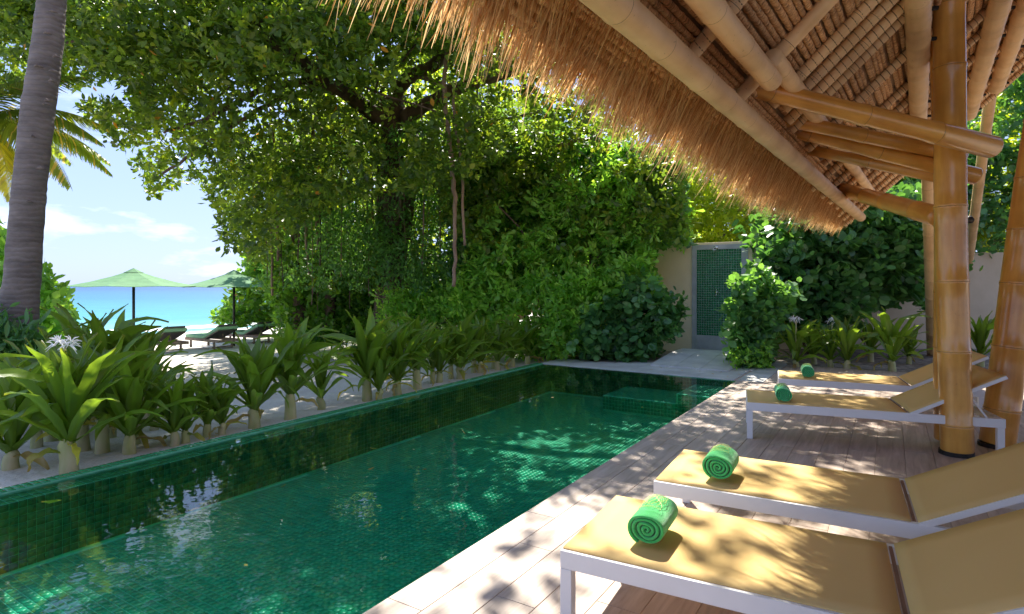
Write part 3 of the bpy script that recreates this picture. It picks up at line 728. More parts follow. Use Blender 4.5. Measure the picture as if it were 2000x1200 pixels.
# tie beams
def tie(a, b, r0, r1, s, seg=.55): return bamboo('tie_beam', W(*a), W(*b), r0, r1, 'bamboo', seg=seg, seedv=s, parent=pav, n=24, sag=0)
tie((1428, 160, 4.1), (1940, 288, 4.55), .068, .086, 71, .75)
bolt(pav, W(1861, 267, 4.62-.085), (0, -1, 0), .02, .006+.03)
bolt(pav, W(1500, 122, 3.92), (0, -1, -.2), .02, .03)
tie((1503, 228, 4.9), (1880, 305, 5.15), .056, .064, 72, .7)
tie((1526, 250, 5.3), (1908, 345, 5.12), .058, .076, 73, .62)
tie((1568, 291, 5.9), (1850, 347, 5.2), .052, .064, 74, .7)
tie((1636, 368, 7.9), (1835, 424, 5.2), .085, .092, 75, .7)
for x, y in ((1481, 255), (1503, 252), (1570, 332), (1614, 372), (1494, 268), (1650, 383)):
    bolt(pav, W(x, y, 1150*1.26/(1835-x)*.985), (0, -1, 0), .014, .02)
# thatch underside: rolled rows
def row_mesh(L_, seedv):
    n = int(L_/.024); V = []; Fc = []; prof = [(-.0195, .0), (-.015, .014), (0, .021), (.015, .014), (.0195, 0)]
    rg = np.random.default_rng(seedv)
    for i in range(n+1):
        s = i*.024
        tw = 0 if i % 2 else .006
        for j, (a, h) in enumerate(prof):
            V.append((a+rg.normal(0, .0018), s+a*.55+rg.normal(0, .003), -(h+(tw if h > .01 else 0)+rg.normal(0, .002))))
    for i in range(n):
        for j in range(4): b = i*5+j; Fc.append((b, b+1, b+6, b+5))
    return mesh('thatch_row', V, Fc, M['rows'], True)
rms = [row_mesh(11.6, s) for s in range(3)]
Zr = Vector((-NV.x*KR, -NV.y*KR, 1)).normalized(); Yr = EV; Xr = Yr.cross(Zr)
Mr = Matrix((Xr, Yr, Zr)).transposed().to_4x4()
for i in range(86):
    p = .05+i*.0298
    o = put('thatch_row', rms[i % 3], pav); o.matrix_local = Matrix.Translation(roof(.95+rr_.uniform(-.1, .1), p, .0)) @ Mr @ Matrix.Rotation(rr_.uniform(-.004, .004), 4, 'Z')
# thatch body
def thatch_slab(name, t0, t1, p0, p1, th, z_of):
    m = MB(); b = 0
    for (t, p) in ((t0, p0), (t1, p0), (t1, p1), (t0, p1)):
        v = RO+EV*t+NV*p; z = z_of(p); m.V.append(Vector((v.x, v.y, z+.012)));
    for (t, p) in ((t0, p0), (t1, p0), (t1, p1), (t0, p1)):
        v = RO+EV*t+NV*p; z = z_of(p); m.V.append(Vector((v.x, v.y, z+th)))
    for f in ((0, 1, 2, 3), (7, 6, 5, 4), (0, 4, 5, 1), (1, 5, 6, 2), (2, 6, 7, 3), (3, 7, 4, 0)): m.F.append(f); m.M.append(0)
    return m.obj(name, M['straw'], pav)
thatch_slab('thatch', -5, 12.6, .05, 4.6, .26, lambda p: 2.40+KR*p)
thatch_slab('thatch', -5, 12.6, 4.605, 9.2, .26, lambda p: 2.40+KR*(9.2-p)+.01)
# fringe
def strands(name, base, D0, ln, wid, sagk, col, parent):
    n = len(base); K = 4; ts = np.array([0, .4, .75, 1.0]); wk = np.array([1, .9, .6, .15])
    Vv = np.zeros((n, K, 2, 3)); S = norm(np.cross(D0, RNG.normal(0, 1, (n, 3))))
    side = RNG.normal(0, 1, (n, 3)); side[:, 2] = 0
    for k in range(K):
        c = base+D0*ln[:, None]*ts[k]+np.array([0, 0, -1])*(ln*sagk*ts[k]**2)[:, None]+side*(ln*.07*ts[k]**2)[:, None]
        Vv[:, k, 0] = c-S*(wid*wk[k]/2)[:, None]; Vv[:, k, 1] = c+S*(wid*wk[k]/2)[:, None]
    fq = np.array([[2*k, 2*k+1, 2*k+3, 2*k+2] for k in range(K-1)]); idx = (np.arange(n)[:, None, None]*K*2+fq[None]).reshape(-1)
    c3 = np.repeat(col, K*2, axis=0)
    return put(name, raw_mesh(name, Vv.reshape(-1, 3), idx, 4, c3, M['fringe']), parent, kind='stuff')
def make_fringe(n, plo, phi, lmin, lmax, t0, t1, zoff):
    t = RNG.uniform(0, 1, n)**1.25*(t1-t0)+t0; p = RNG.uniform(plo, phi, n)
    tuft = .5+.5*np.sin(t*9+np.sin(t*3.1)*2)*np.sin(t*23+1)
    base = np.array(RO)[None]+np.array(EV)[None]*t[:, None]+np.array(NV)[None]*p[:, None]; base[:, 2] = 2.40+KR*p+zoff+RNG.uniform(0, .12, n)
    sl = .55+RNG.normal(0, .06, n)
    D = -np.array(NV)[None]*sl[:, None]+np.array([[0, 0, -.72]])+np.array(EV)[None]*(RNG.normal(0, .12, n)+.18*np.sin(t*5))[:, None]
    D = norm(D); ln = RNG.uniform(lmin, lmax, n)*(.58+.34*tuft)*np.clip(1-(t-8)*.09, .55, 1)*np.clip(.55+t*.06, .55, 1)*np.where(RNG.uniform(0, 1, n) < .06, 1.2, 1)
    q = RNG.uniform(0, 1, (n, 1))**1.3
    col = np.array([[.46, .20, .05]])*(1-q)+np.array([[.92, .66, .33]])*q
    base[:, 2] = base[:, 2]
    return base, D, ln, col
b1_ = make_fringe(15000, .12, .34, .38, .60, -.5, 12.6, .0)
b2_ = make_fringe(7000, .0, .16, .22, .42, -.5, 12.6, .02)
bb = [np.concatenate(x) for x in zip(b1_, b2_)]; nn = len(bb[0])
fw = RNG.uniform(.004, .0095, nn)
strands('thatch_fringe', bb[0], bb[1], bb[2], fw, .22, bb[3], pav)
# a shorter fringe on the gable end
n = 2500; p = RNG.uniform(.05, 4.4, n); base = np.array(RO)[None]+np.array(EV)[None]*(12.58+RNG.uniform(-.05, .03, n))[:, None]+np.array(NV)[None]*p[:, None]; base[:, 2] = 2.40+KR*p+RNG.uniform(.02, .22, n)
D = norm(np.array(EV)[None]*.7-np.array(NV)[None]*.3+np.array([[0, 0, -.6]])+RNG.normal(0, .15, (n, 3))); q = RNG.uniform(0, 1, (n, 1))
strands('gable_fringe', base, D, RNG.uniform(.06, .15, n), RNG.uniform(.006, .012, n), .1, np.array([[.3, .2, .1]])*(1-q)+np.array([[.6, .45, .28]])*q, pav)
# ================================================================== SUN LOUNGERS
LW, SEAT, LEN = .71, 1.19, 1.92
def make_lounger(label, loc, rz, back_deg=28, seat=SEAT):
    t = thing('sun_lounger', label, 'sun lounger', loc, rz, 'white framed yellow sun loungers on the deck')
    # local: x along the length (0 = foot), y across (0 near side .. LW far side)
    h = .33
    m = MB(); m.box((LEN/2, .016, h-.036), (LEN/2, .016, .036)); m.box((LEN/2, LW-.016, h-.036), (LEN/2, .016, .036))
    m.box((.016, LW/2, h-.037), (.016, LW/2-.032, .034)); m.box((LEN-.016, LW/2, h-.037), (.016, LW/2-.032, .034))
    m.obj('frame', M['white_metal'], t, bevel=.003)
    for x in (.0245, LEN-.03):
        for y in (.0245, LW-.0245): MB().box((x, y, (h-.072)/2), (.0245, .0245, (h-.073)/2)).obj('leg', M['white_metal'], t, bevel=.003)
    for x in (.34, .95): MB().box((x, LW/2, h-.05), (.02, LW/2-.033, .012)).obj('crossbar', M['white_metal'], t)
    V = []; Fc = []; nx, ny = 14, 8
    for i in range(nx+1):
        for j in range(ny+1):
            x = .006+(seat-.012)*i/nx; y = .018+(LW-.036)*j/ny
            e = math.sin(math.pi*j/ny)*min(1, math.sin(math.pi*i/nx)*3)
            V.append((x, y, h+.006-.010*e))
    for i in range(nx):
        for j in range(ny): a = i*(ny+1)+j; Fc.append((a, a+ny+1, a+ny+2, a+1))
    o = put('seat_sling', mesh('seat_sling', V, Fc, M['sling'], True), t); md = o.modifiers.new('thick', 'SOLIDIFY'); md.thickness = .006; md.offset = -1
    MB().box((seat+.008, LW/2, h-.006), (.006, LW/2-.03, .006)).obj('hinge_bar', M['hinge'], t)
    # backrest
    an = R(back_deg); bl = .74; X = Vector((math.cos(an), 0, math.sin(an))); Y = Vector((0, 1, 0)); Zb = X.cross(Y); o0 = Vector((seat+.02, 0, h+.002))
    m = MB()
    for y in (.012+.004, LW-.012-.004): m.box(o0+X*bl/2+Y*y-Zb*.014, (bl/2, .012, .014), (X, Y, Zb))
    m.box(o0+X*(bl-.012)+Y*LW/2-Zb*.014, (.012, LW/2-.028, .014), (X, Y, Zb))
    m.obj('backrest_frame', M['white_metal'], t, bevel=.002)
    V = []
    for i in range(nx+1):
        for j in range(ny+1):
            e = math.sin(math.pi*j/ny)*min(1, math.sin(math.pi*i/nx)*3); V.append(o0+X*(.002+(bl-.004)*i/nx)+Y*(.014+(LW-.028)*j/ny)+Zb*(.004-.010*e))
    o = put('back_sling', mesh('back_sling', V, Fc, M['sling'], True), t); md = o.modifiers.new('thick', 'SOLIDIFY'); md.thickness = .006; md.offset = -1
    for y in (.06, LW-.06):
        a = o0+X*.45+Y*y-Zb*.03; MB().bar(a, (a.x+.16, y, h-.05), .022, .014).obj('support_strut', M['white_metal'], t)
    return t
def lounger_from(F_, N_, ang, label, seat=SEAT):
    f = G(*F_, .33); n_ = G(*N_, .33); c = (f+n_)/2; a = R(ang); yv = Vector((-math.sin(a), math.cos(a), 0)); o = c-yv*LW/2
    return make_lounger(label, (o.x, o.y, 0), a, seat=seat), o, a
lo1 = lounger_from((1195, 966), (1104.6, 1077), -28.5, 'yellow sling sun lounger nearest the camera at the bottom right', 1.17)
lo2 = lounger_from((1330, 878), (1283, 940), -29.3, 'yellow sun lounger second nearest, with its foot just behind the nearest towel', 1.18)
lo3 = lounger_from((1457, 761), (1459, 787), -21, 'yellow sun lounger passing behind the thick bamboo post, white leg standing on the deck', 1.25)
lo4 = lounger_from((1518, 722), (1522, 742), -23.5, 'farthest yellow sun lounger, beside the lily bed at the back of the deck', 1.27)
# ================================================================== TOWELS
def spiral_towel(name, label, loc, rz, mat, r=.075, ln=.27, turns=4.3, emb=True, seedv=0):
    t = thing(name, label, 'towel', loc, rz, 'rolled green towels on the loungers')
    rg = random.Random(seedv); n = int(turns*26); V = []; Fc = []; th = r/(turns+.4); ys = [0, .008, .03, ln*.25, ln*.5, ln*.75, ln-.03, ln-.008, ln]
    inner = []; outer = []
    for i in range(n+1):
        s = i/n; a = -s*turns*2*math.pi-math.pi*.5-.5; rr0 = r*(1-s)+th*.2*s
        wob = 1+.06*math.sin(a*2+1+s*3+seedv)+.04*math.sin(a*3.3+seedv+s*9)*(.4+s); sq = 1-.08*abs(math.sin(a))
        for lst, q in ((outer, rr0), (inner, max(rr0-th*.80, .002))):
            lst.append((math.cos(a)*q*wob*1.03, math.sin(a)*q*wob*sq))
    def ring(y, lst): return [(p[0], y, p[1]+r*.96) for p in lst]
    rows_o = []; rows_i = []
    for k, y in enumerate(ys):
        e = .0 if 0 < k < len(ys)-1 else .0025
        rows_o.append(len(V)); V += [(p[0]*(1-e*8), y+.004*math.sin(i*.37+seedv)*(k in (0, len(ys)-1)), (p[1])*(1-e*8)+r*.96) for i, p in enumerate(outer)]
        rows_i.append(len(V)); V += [(p[0]*(1+e*8), y+.004*math.sin(i*.37+seedv)*(k in (0, len(ys)-1)), p[1]*(1+e*8)+r*.96) for i, p in enumerate(inner)]
    for k in range(len(ys)-1):
        for i in range(n):
            a, b = rows_o[k], rows_o[k+1]; Fc.append((a+i, b+i, b+i+1, a+i+1))
            a, b = rows_i[k], rows_i[k+1]; Fc.append((a+i+1, b+i+1, b+i, a+i))
        Fc.append((rows_o[k], rows_i[k], rows_i[k+1], rows_o[k+1])); Fc.append((rows_o[k]+n, rows_o[k+1]+n, rows_i[k+1]+n, rows_i[k]+n))
    for k in (0, len(ys)-1):
        a, b = rows_o[k], rows_i[k]
        for i in range(n): Fc.append((a+i, a+i+1, b+i+1, b+i) if k == 0 else (a+i, b+i, b+i+1, a+i+1))
    o = put('roll', mesh('roll', V, Fc, mat, True), t); md = o.modifiers.new('sub', 'SUBSURF'); md.levels = 1; md.render_levels = 1
    if emb:
        m = MB()
        def onsurf(u_, v_): # u across angle, v along length
            a = math.pi/2-u_; return Vector((math.cos(a)*(r*1.03+.002), v_, math.sin(a)*r*1.0+r*.96))
        for q in range(7):
            pts = [onsurf(-.62+.17*q+.10*math.sin(v*62+q*1.4), v) for v in [ln*.34+ln*.5*i/26 for i in range(27)]]
            m.tube(pts, .0010, 4)
        for q in range(3):
            pts = [onsurf(-.1+.62*math.cos(g)*(1-.2*q), ln*(.6)+ln*.24*math.sin(g)*(1-.25*q)) for g in [i/18*2*math.pi for i in range(19)]]; m.tube(pts, .0010, 4)
        for q in range(12):
            v0 = ln*.20+q*ln*.004; m.tube([onsurf(-.62+.1*q+.05*(g % 2), v0+.006*g) for g in range(4)], .0010, 4)
        m.obj('embroidery', M['thread'], t)
    return t
TZ = .333
def towel_at(px, py, lo, r, label, mat, ln, s, extra=0):
    g = G(px, py, TZ); spiral_towel('rolled_towel', label, (g.x, g.y, TZ-.003), lo[2]+extra, mat, r, ln, seedv=s, turns=4.2+.3*s)
towel_at(1262, 1071, lo1, .078, 'bright green rolled towel with yellow embroidery on the nearest lounger', M['towel'], .26, 0)
towel_at(1402, 942, lo2, .083, 'bright green rolled towel on the second nearest lounger', M['towel'], .24, 1)
towel_at(1532, 787, lo3, .074, 'emerald rolled towel on the lounger that passes behind the thick bamboo post', M['towel_dark'], .30, 2)
towel_at(1579, 739, lo4, .074, 'small emerald rolled towel on the farthest lounger', M['towel_dark'], .30, 3)
# ================================================================== BEACH PARASOLS AND LOUNGERS
def parasol(label, px, d, rad_px, apex_y, edge_y, zb, rot):
    x = (px-1000)/F*d; t = thing('beach_parasol', label, 'parasol', (x, d, zb), rot, 'green beach parasols by the sea')
    rad = rad_px/F*d; zt = CH+(HY-apex_y)/F*d-zb; ze = CH+(HY-edge_y)/F*d-zb
    MB().tube([(0, 0, 0), (0, 0, zt-.02)], .038, 12).obj('pole', M['metal_dark'], t, True)
    n = 8; V = [(0, 0, zt)]; Fc = []
    for k in range(n):
        for q in (0, .5):
            a = 2*math.pi*(k+q)/n; rr = rad*(1 if q == 0 else .925)
            for s in (.33, .66, 1): V.append((math.cos(a)*rr*s, math.sin(a)*rr*s, zt+(ze-zt)*s-(.05*math.sin(s*math.pi)) - (0.02*s if q else 0)))
    m_ = 2*n
    for k in range(m_):
        a = 1+k*3; b = 1+((k+1) % m_)*3; Fc += [(0, a, b), (a, a+1, b+1, b), (a+1, a+2, b+2, b+1)]
    o = put('canopy', mesh('canopy', V, Fc, M['umb']), t); md = o.modifiers.new('s', 'SOLIDIFY'); md.thickness = .01
    V = [(0, 0, zt+.05)]; Fc = []
    for k in range(8): a = 2*math.pi*k/8; V.append((math.cos(a)*rad*.16, math.sin(a)*rad*.16, zt+(ze-zt)*.16-.012))
    for k in range(8): Fc.append((0, 1+k, 1+(k+1) % 8))
    put('vent_cap', mesh('vent_cap', V, Fc, M['umb']), t)
    for k in range(8):
        a = 2*math.pi*k/8; m = MB().bar((math.cos(a)*.04, math.sin(a)*.04, zt-.42), (math.cos(a)*rad*.5, math.sin(a)*rad*.5, zt+(ze-zt)*.5-.05), .02, .02); m.obj('strut', M['metal_dark'], t)
    MB().tube([(0, 0, zt-.50), (0, 0, zt-.38)], .07, 10).obj('runner', M['metal_dark'], t)
    MB().tube([(0, 0, -.02), (0, 0, .06)], .25, 16).obj('base', M['metal_dark'], t)
parasol('green beach parasol on the left, wide open in front of the sea', 261, 17.4, 113, 527, 559, -.62, .2)
parasol('green beach parasol on the right, beside the seaside bushes', 457, 19.6, 95, 530, 560, -.70, .35)
def beach_lounger(label, px, py, z, ang):
    g = G(px, py, z); t = thing('beach_lounger', label, 'beach lounger', (g.x, g.y, z), R(ang), 'wooden beach loungers by the parasols')
    # local: +x towards the foot end, back at x=0
    w = .68; Lh = 1.95
    m = MB()
    for y in (-w/2, w/2): m.box((Lh/2, y, .28), (Lh/2, .02, .045))
    m.box((.02, 0, .28), (.02, w/2-.021, .04)); m.box((Lh-.02, 0, .28), (.02, w/2-.021, .04)); m.obj('frame', M['teak'], t)
    for x in (.35, Lh-.25):
        for y in (-w/2+.045, w/2-.045): MB().box((x, y, .115), (.03, .024, .118)).obj('leg', M['teak'], t)
    MB().tube([(.35, -w/2-.02, .07), (.35, w/2+.02, .07)], .02, 8).obj('axle', M['teak'], t)
    for q in range(7): MB().box((.98+q*.13, 0, .325), (.045, w/2-.022, .012)).obj('slat', M['teak'], t)
    a = R(21); X = Vector((-math.cos(a), 0, math.sin(a))); Y = Vector((0, 1, 0)); Zb = Y.cross(X)*-1; Zb = Vector((math.sin(a), 0, math.cos(a))); o0 = Vector((.86, 0, .33))
    m = MB()
    for y in (-w/2+.04, w/2-.04): m.box(o0+X*.4+Y*y, (.40, .02, .02), (X, Y, Zb))
    m.obj('back_frame', M['teak'], t)
    for q in range(6): MB().box(o0+X*(.07+q*.135)-Zb*.022, (.055, w/2-.02, .01), (X, Y, Zb)).obj('back_slat', M['dark_slats'], t)
    MB().bar(o0+X*.5-Zb*.02, (.25, 0, .26), .03, .02).obj('prop', M['teak'], t)
    MB().box((1.40, 0, .375), (.53, w/2+.01, .05)).obj('seat_cushion', M['cushion'], t, bevel=.02)
    MB().box(o0+X*.42+Zb*.055, (.45, w/2+.01, .05), (X, Y, Zb)).obj('back_cushion', M['cushion'], t, bevel=.02)
    MB().box(o0+X*.80+Zb*.125, (.10, w/2-.04, .03), (X, Y, Zb)).obj('headrest', M['dark_slats'], t, bevel=.02)
beach_lounger('wooden beach lounger with green cushion, leftmost and nearest of the three', 345, 690, -.60, 146)
beach_lounger('wooden beach lounger with green cushion, between the two parasol poles', 448, 683, -.62, 147)
beach_lounger('wooden beach lounger with green cushion, farthest one beside the bushes', 523, 673, -.66, 149)
# ================================================================== LILIES (crinum) beside the lip
def strap_leaf(L_, w, inc, droop, seedv, fold=.28, wav=.012):
    rg = random.Random(seedv); n = 11; V = []; Fc = []; cols = []; kink = rg.random() < .35; ks = rg.uniform(.45, .75); kv = rg.uniform(.5, 1.5)
    x = 0; z = 0; th = inc; ds = L_/n
    base = np.array([.105, .185, .016])*rg.uniform(.8, 1.2); 
    tw = rg.uniform(-1.1, 1.1); sway = rg.uniform(-.10, .10)
    for i in range(n+1):
        s = i/n; ww = w*(.50+.5*min(1, s*2.2))*(1 if s < .55 else max(.03, 1-((s-.55)/.45)**1.7))/2
        cs, sn = math.cos(tw*s), math.sin(tw*s)
        for j, q in enumerate((-1, -.5, 0, .5, 1)):
            lift = abs(q)*fold*ww*2*(1-.5*s)+wav*math.sin(s*17+q*3+seedv)*abs(q)
            ly, lz = ww*q, lift; ly, lz = ly*cs-lz*sn, ly*sn+lz*cs
            V.append((x-lz*math.cos(th), ly+sway*s*s*L_, z+lz*math.sin(th)))
            c = base*(1.0+.25*(q == 0)); 
            if s > .93: c = c*.4+np.array([.25, .22, .05])*.6
            cols.append(c)
        th += droop*ds*(.3+1.7*s*s*1.2)
        if kink and abs(s-ks) < .5/n: th += kv
        x += math.sin(th)*ds; z += math.cos(th)*ds
    for i in range(n):
        for j in range(4): b = i*5+j; Fc += [b, b+1, b+6, b+5]
    return raw_mesh('leaf', np.array(V), np.array(Fc), 4, np.array(cols), M['leaf_lily'], True)
LEAFV = []
for s in range(30):
    rg = random.Random(100+s); g = s/29
    LEAFV.append(strap_leaf(rg.uniform(.68, .92), rg.uniform(.085, .145), R(3+60*g*g+8*g+rg.uniform(-4, 4)), rg.uniform(.3, 1.0)+g*.9, s))
yel = strap_leaf(.5, .08, R(80), 2.0, 77)
for i_, d_ in enumerate(yel.color_attributes['Col'].data): d_.color = (.42, .36, .06, 1)
OLD = []
for s in range(6):
    rg = random.Random(900+s); o_l = strap_leaf(rg.uniform(.35, .55), rg.uniform(.05, .09), R(rg.uniform(70, 100)), rg.uniform(2.5, 4.2), 900+s, .15, .02)
    for i_, d_ in enumerate(o_l.color_attributes['Col'].data):
        k_ = (i_//5)/11; d_.color = ((.09+.32*k_, .19+.10*k_, .025+.05*k_, 1) if s < 4 else (.34, .24, .11, 1))
    OLD.append(o_l)
def lily(loc, sc, nl, label, seedv, group, stem_h=.26, stem_r=.055, lean=0, flower=0, green=1.0):
    rg = random.Random(seedv); t = thing('spider_lily', label, 'plant', loc, rg.uniform(0, 6.28), group)
    P, Q = smooth_path([(0, 0, -.05, stem_r*sc*1.1), (rg.uniform(-.01, .01), 0, stem_h*sc*.5, stem_r*sc*.92), (rg.uniform(-.02, .02), 0, stem_h*sc, stem_r*sc*.85), (0, 0, stem_h*sc*1.35, stem_r*sc*.45)], 4)
    MB().tube(P, Q, 12, jit=.07, seedv=seedv).obj('stem', M['stem'], t, True)
    for k in range(nl):
        g = k/(nl-1); vi = int(min(29, max(0, g*24+rg.uniform(-3, 3)))); me = LEAFV[vi]
        if rg.random() < .03 and g > .6: me = yel
        o = put('leaf', me, t); o.location = (0, 0, stem_h*sc*(1.18-.25*g)); o.rotation_euler = (rg.uniform(-.08, .08), rg.uniform(-.08, .08), k*2.399+rg.uniform(-.25, .25)); q = sc*rg.uniform(.85, 1.12)*(1-.18*g); o.scale = (q, q, q)
    for q in range(rg.choice([0, 1, 1, 2])):
        o = put('leaf', rg.choice(OLD), t); o.location = (0, 0, stem_h*sc*rg.uniform(.75, .95)); o.rotation_euler = (0, 0, rg.uniform(0, 6.28)); o.scale = (sc*rg.uniform(.6, .95),)*3
    for q in range(flower):
        a = rg.uniform(0, 6.28); st = MB(); hx = .10*math.cos(a); hy = .10*math.sin(a); hz = .86*sc
        st.tube([(0, 0, stem_h*sc), (hx*.5, hy*.5, hz*.6), (hx, hy, hz)], .011, 8); st.obj('flower_stalk', M['stem'], t, True)
        m = MB()
        for f in range(9):
            b0 = Vector((hx, hy, hz)); dr = Vector((rg.uniform(-1, 1), rg.uniform(-1, 1), rg.uniform(.1, 1))).normalized(); c = b0+dr*.06
            for s in range(6):
                e = (dr*.5+Vector((rg.uniform(-1, 1), rg.uniform(-1, 1), rg.uniform(-1, 1)))).normalized(); m.tube([c, c+e*.035+Vector((0, 0, .006)), c+e*.07-Vector((0, 0, .012))], [.003, .0045, .0015], 4)
        m.obj('blossom', M['petal'], t)
    return t
front = [(22, 912, 1.02, 24, 0), (135, 922, 1.10, 28, 1), (253, 884, .95, 24, 0), (340, 868, .72, 18, 0), (362, 862, .66, 16, 0), (405, 850, .70, 18, 0), (434, 846, .62, 14, 0), (497, 830, .92, 24, 0), (567, 814, .98, 24, 0), (627, 797, .74, 16, 0), (717, 778, 1.0, 26, 0), (741, 779, .66, 14, 0), (776, 770, .98, 26, 0), (815, 758, 1.0, 24, 0), (858, 747, .82, 18, 0), (898, 738, .92, 24, 0), (938, 727, .92, 22, 0), (972, 722, .84, 20, 0), (1000, 714, .84, 20, 0), (1030, 709, .8, 18, 0)]
lab = {22: 'leftmost spider lily beside the pool lip, cut by the left edge of the photo', 135: 'large spider lily with a white blossom beside the pool lip', 253: 'spider lily with one yellowing leaf arching over the pool lip', 340: 'small short-stemmed spider lily right of the arching yellow leaf', 362: 'slim young spider lily in the cluster of small ones', 405: 'low spider lily with a brown stem base', 434: 'thinnest spider lily of the small cluster', 497: 'spider lily with yellow drooping tips, left of the tall upright one', 567: 'tall upright spider lily on a thick pale stem', 627: 'slim spider lily standing alone left of the dense clump', 717: 'dark bushy spider lily at the left end of the dense clump', 741: 'short spider lily squeezed beside the dark bushy one', 776: 'tall spider lily with a brown shredded stem in the dense clump', 815: 'spider lily on a thick cream stem in the dense clump', 858: 'small spider lily tucked between two thick cream stems', 898: 'broad spider lily past the middle of the dense clump', 938: 'spider lily with low spreading leaves near the far pool corner', 972: 'spider lily on a flared orange-brown stem near the far pool corner', 1000: 'last but one spider lily before the far pool corner', 1030: 'farthest spider lily at the far pool corner'}
for i, (px, py, sc, nl, fl_) in enumerate(front):
    g = G(px, py, -.07); w = -(g-B_).dot(vL)-lip_out
    if w < .10: g = g-vL*(.10-w)
    lily((g.x, g.y, -.08), sc*(1.06 if px < 480 else 1.2), int(nl*1.3), lab[px], 200+i, 'spider lilies in a row along the pool lip', (.13 if px > 100 else .10)+.06*(px in (135, 567, 717, 815)), flower=fl_)
back = [(100, 5.9, 1.1), (150, 6.2, 1.1), (200, 5.3, 1.05), (285, 6.8, 1.05), (230, 7.2, 1.3), (170, 7.4, 1.35), (200, 6.6, 1.3), (255, 6.9, 1.15), (70, 5.6, .95), (165, 5.4, 1.0), (215, 5.9, .98), (262, 5.6, .95), (180, 6.6, 1.0), (240, 6.9, 1.0), (118, 6.4, .9), (20, 6.2, .9), (300, 6.2, .8), (-40, 5.2, 1.0), (880, 9.4, .85), (925, 10.0, .9), (965, 10.6, .9), (845, 8.9, .8)]
order_ = sorted(range(len(back)), key=lambda i: back[i][0]); ordw = ['leftmost', 'second from left', 'third from left', 'fourth from left', 'fifth from left', 'sixth from left', 'seventh from left', 'eighth from left', 'ninth from left', 'tenth from left', 'eleventh from left', 'twelfth from left', 'thirteenth from left', 'fourteenth from left', 'fifteenth from left', 'sixteenth from left', 'seventeenth from left', 'last but five', 'last but four', 'last but three', 'last but two', 'last but one', 'rightmost']
second_lab = {}
for k_, i_ in enumerate(order_): second_lab[i_] = 'spider lily in the second row behind the pool lip, '+(ordw[k_] if k_ < len(order_)-1 else 'rightmost')
for i, (px, d, sc) in enumerate(back):
    p = W(px, 600, d); w = max(0, -(p-B_).dot(vL)); lily((p.x, p.y, -.09-.043*w), sc, 18, second_lab[i], 300+i, 'spider lilies of the second row')
gard = [(1555, 722, 10.15, .95, 1, 'garden spider lily carrying two white blossoms, left end of the bed'), (1622, 712, 10.3, .9, 1, 'garden spider lily with a single low blossom'), (1655, 722, 10.0, 1.0, 0, 'garden spider lily at the middle of the bed'), (1742, 722, 9.9, 1.15, 0, 'tall garden spider lily with long upright leaves beside the far post'), (1590, 705, 10.9, .9, 0, 'garden spider lily at the back of the bed'), (1700, 700, 11.2, 1.0, 0, 'garden spider lily behind the two largest ones'), (1775, 708, 10.9, .8, 0, 'dark garden spider lily next to the far post'), (1915, 690, 10.6, 1.15, 0, 'spider lily with long bent leaves against the garden wall'), (1508, 712, 10.7, .5, 0, 'low spider lily at the foot of the green shrub')]
for i, (px, py, d, sc, fl_, lb) in enumerate(gard):
    p = W(px, py, d); lily((p.x, p.y, -.06), sc*1.05, 18, lb, 400+i, 'spider lilies in the bed behind the deck', .14, flower=fl_)
# ================================================================== COCONUT PALMS
pt_ = thing('coconut_palm', 'tall grey palm trunk leaning slightly right at the left edge', 'palm tree', tuple(W(30, 760, 6.7)*1)); pt_.location.z = -.2
pi_ = Matrix.Translation(-pt_.location)
ctr = [(20, 790, .245), (30, 690, .205), (35, 640, .185), (42, 560, .172), (53, 420, .160), (62, 330, .155), (75, 210, .158), (87, 130, .150), (97, 50, .142), (101, 0, .136), (112, -160, .13), (150, -500, .12)]
P, Q = smooth_path([(*W(x, y, 6.6), r) for x, y, r in ctr], 10, .003, 3); o = MB().tube(P, Q, 20, jit=.05, seedv=4).obj('trunk', M['palm'], pt_, True); o.matrix_parent_inverse = pi_
for (x, y, w) in ((103, 24, .05), (92, 66, .045), (75, 130, .05), (110, 112, .04), (104, 140, .05), (90, 205, .045), (92, 198, .03), (65, 268, .02), (80, 330, .05), (58, 395, .04), (100, 160, .03)):
    m = MB(); c = W(x, y, 6.6-.150); m.tube([c+Vector((-w, 0, .004)), c+Vector((0, -.012, .012)), c+Vector((w, .01, -.006))], [.006, .018, .005], 6, jit=.4, seedv=x); o = m.obj('bark_scar', M['scar'], pt_, True); o.matrix_parent_inverse = pi_
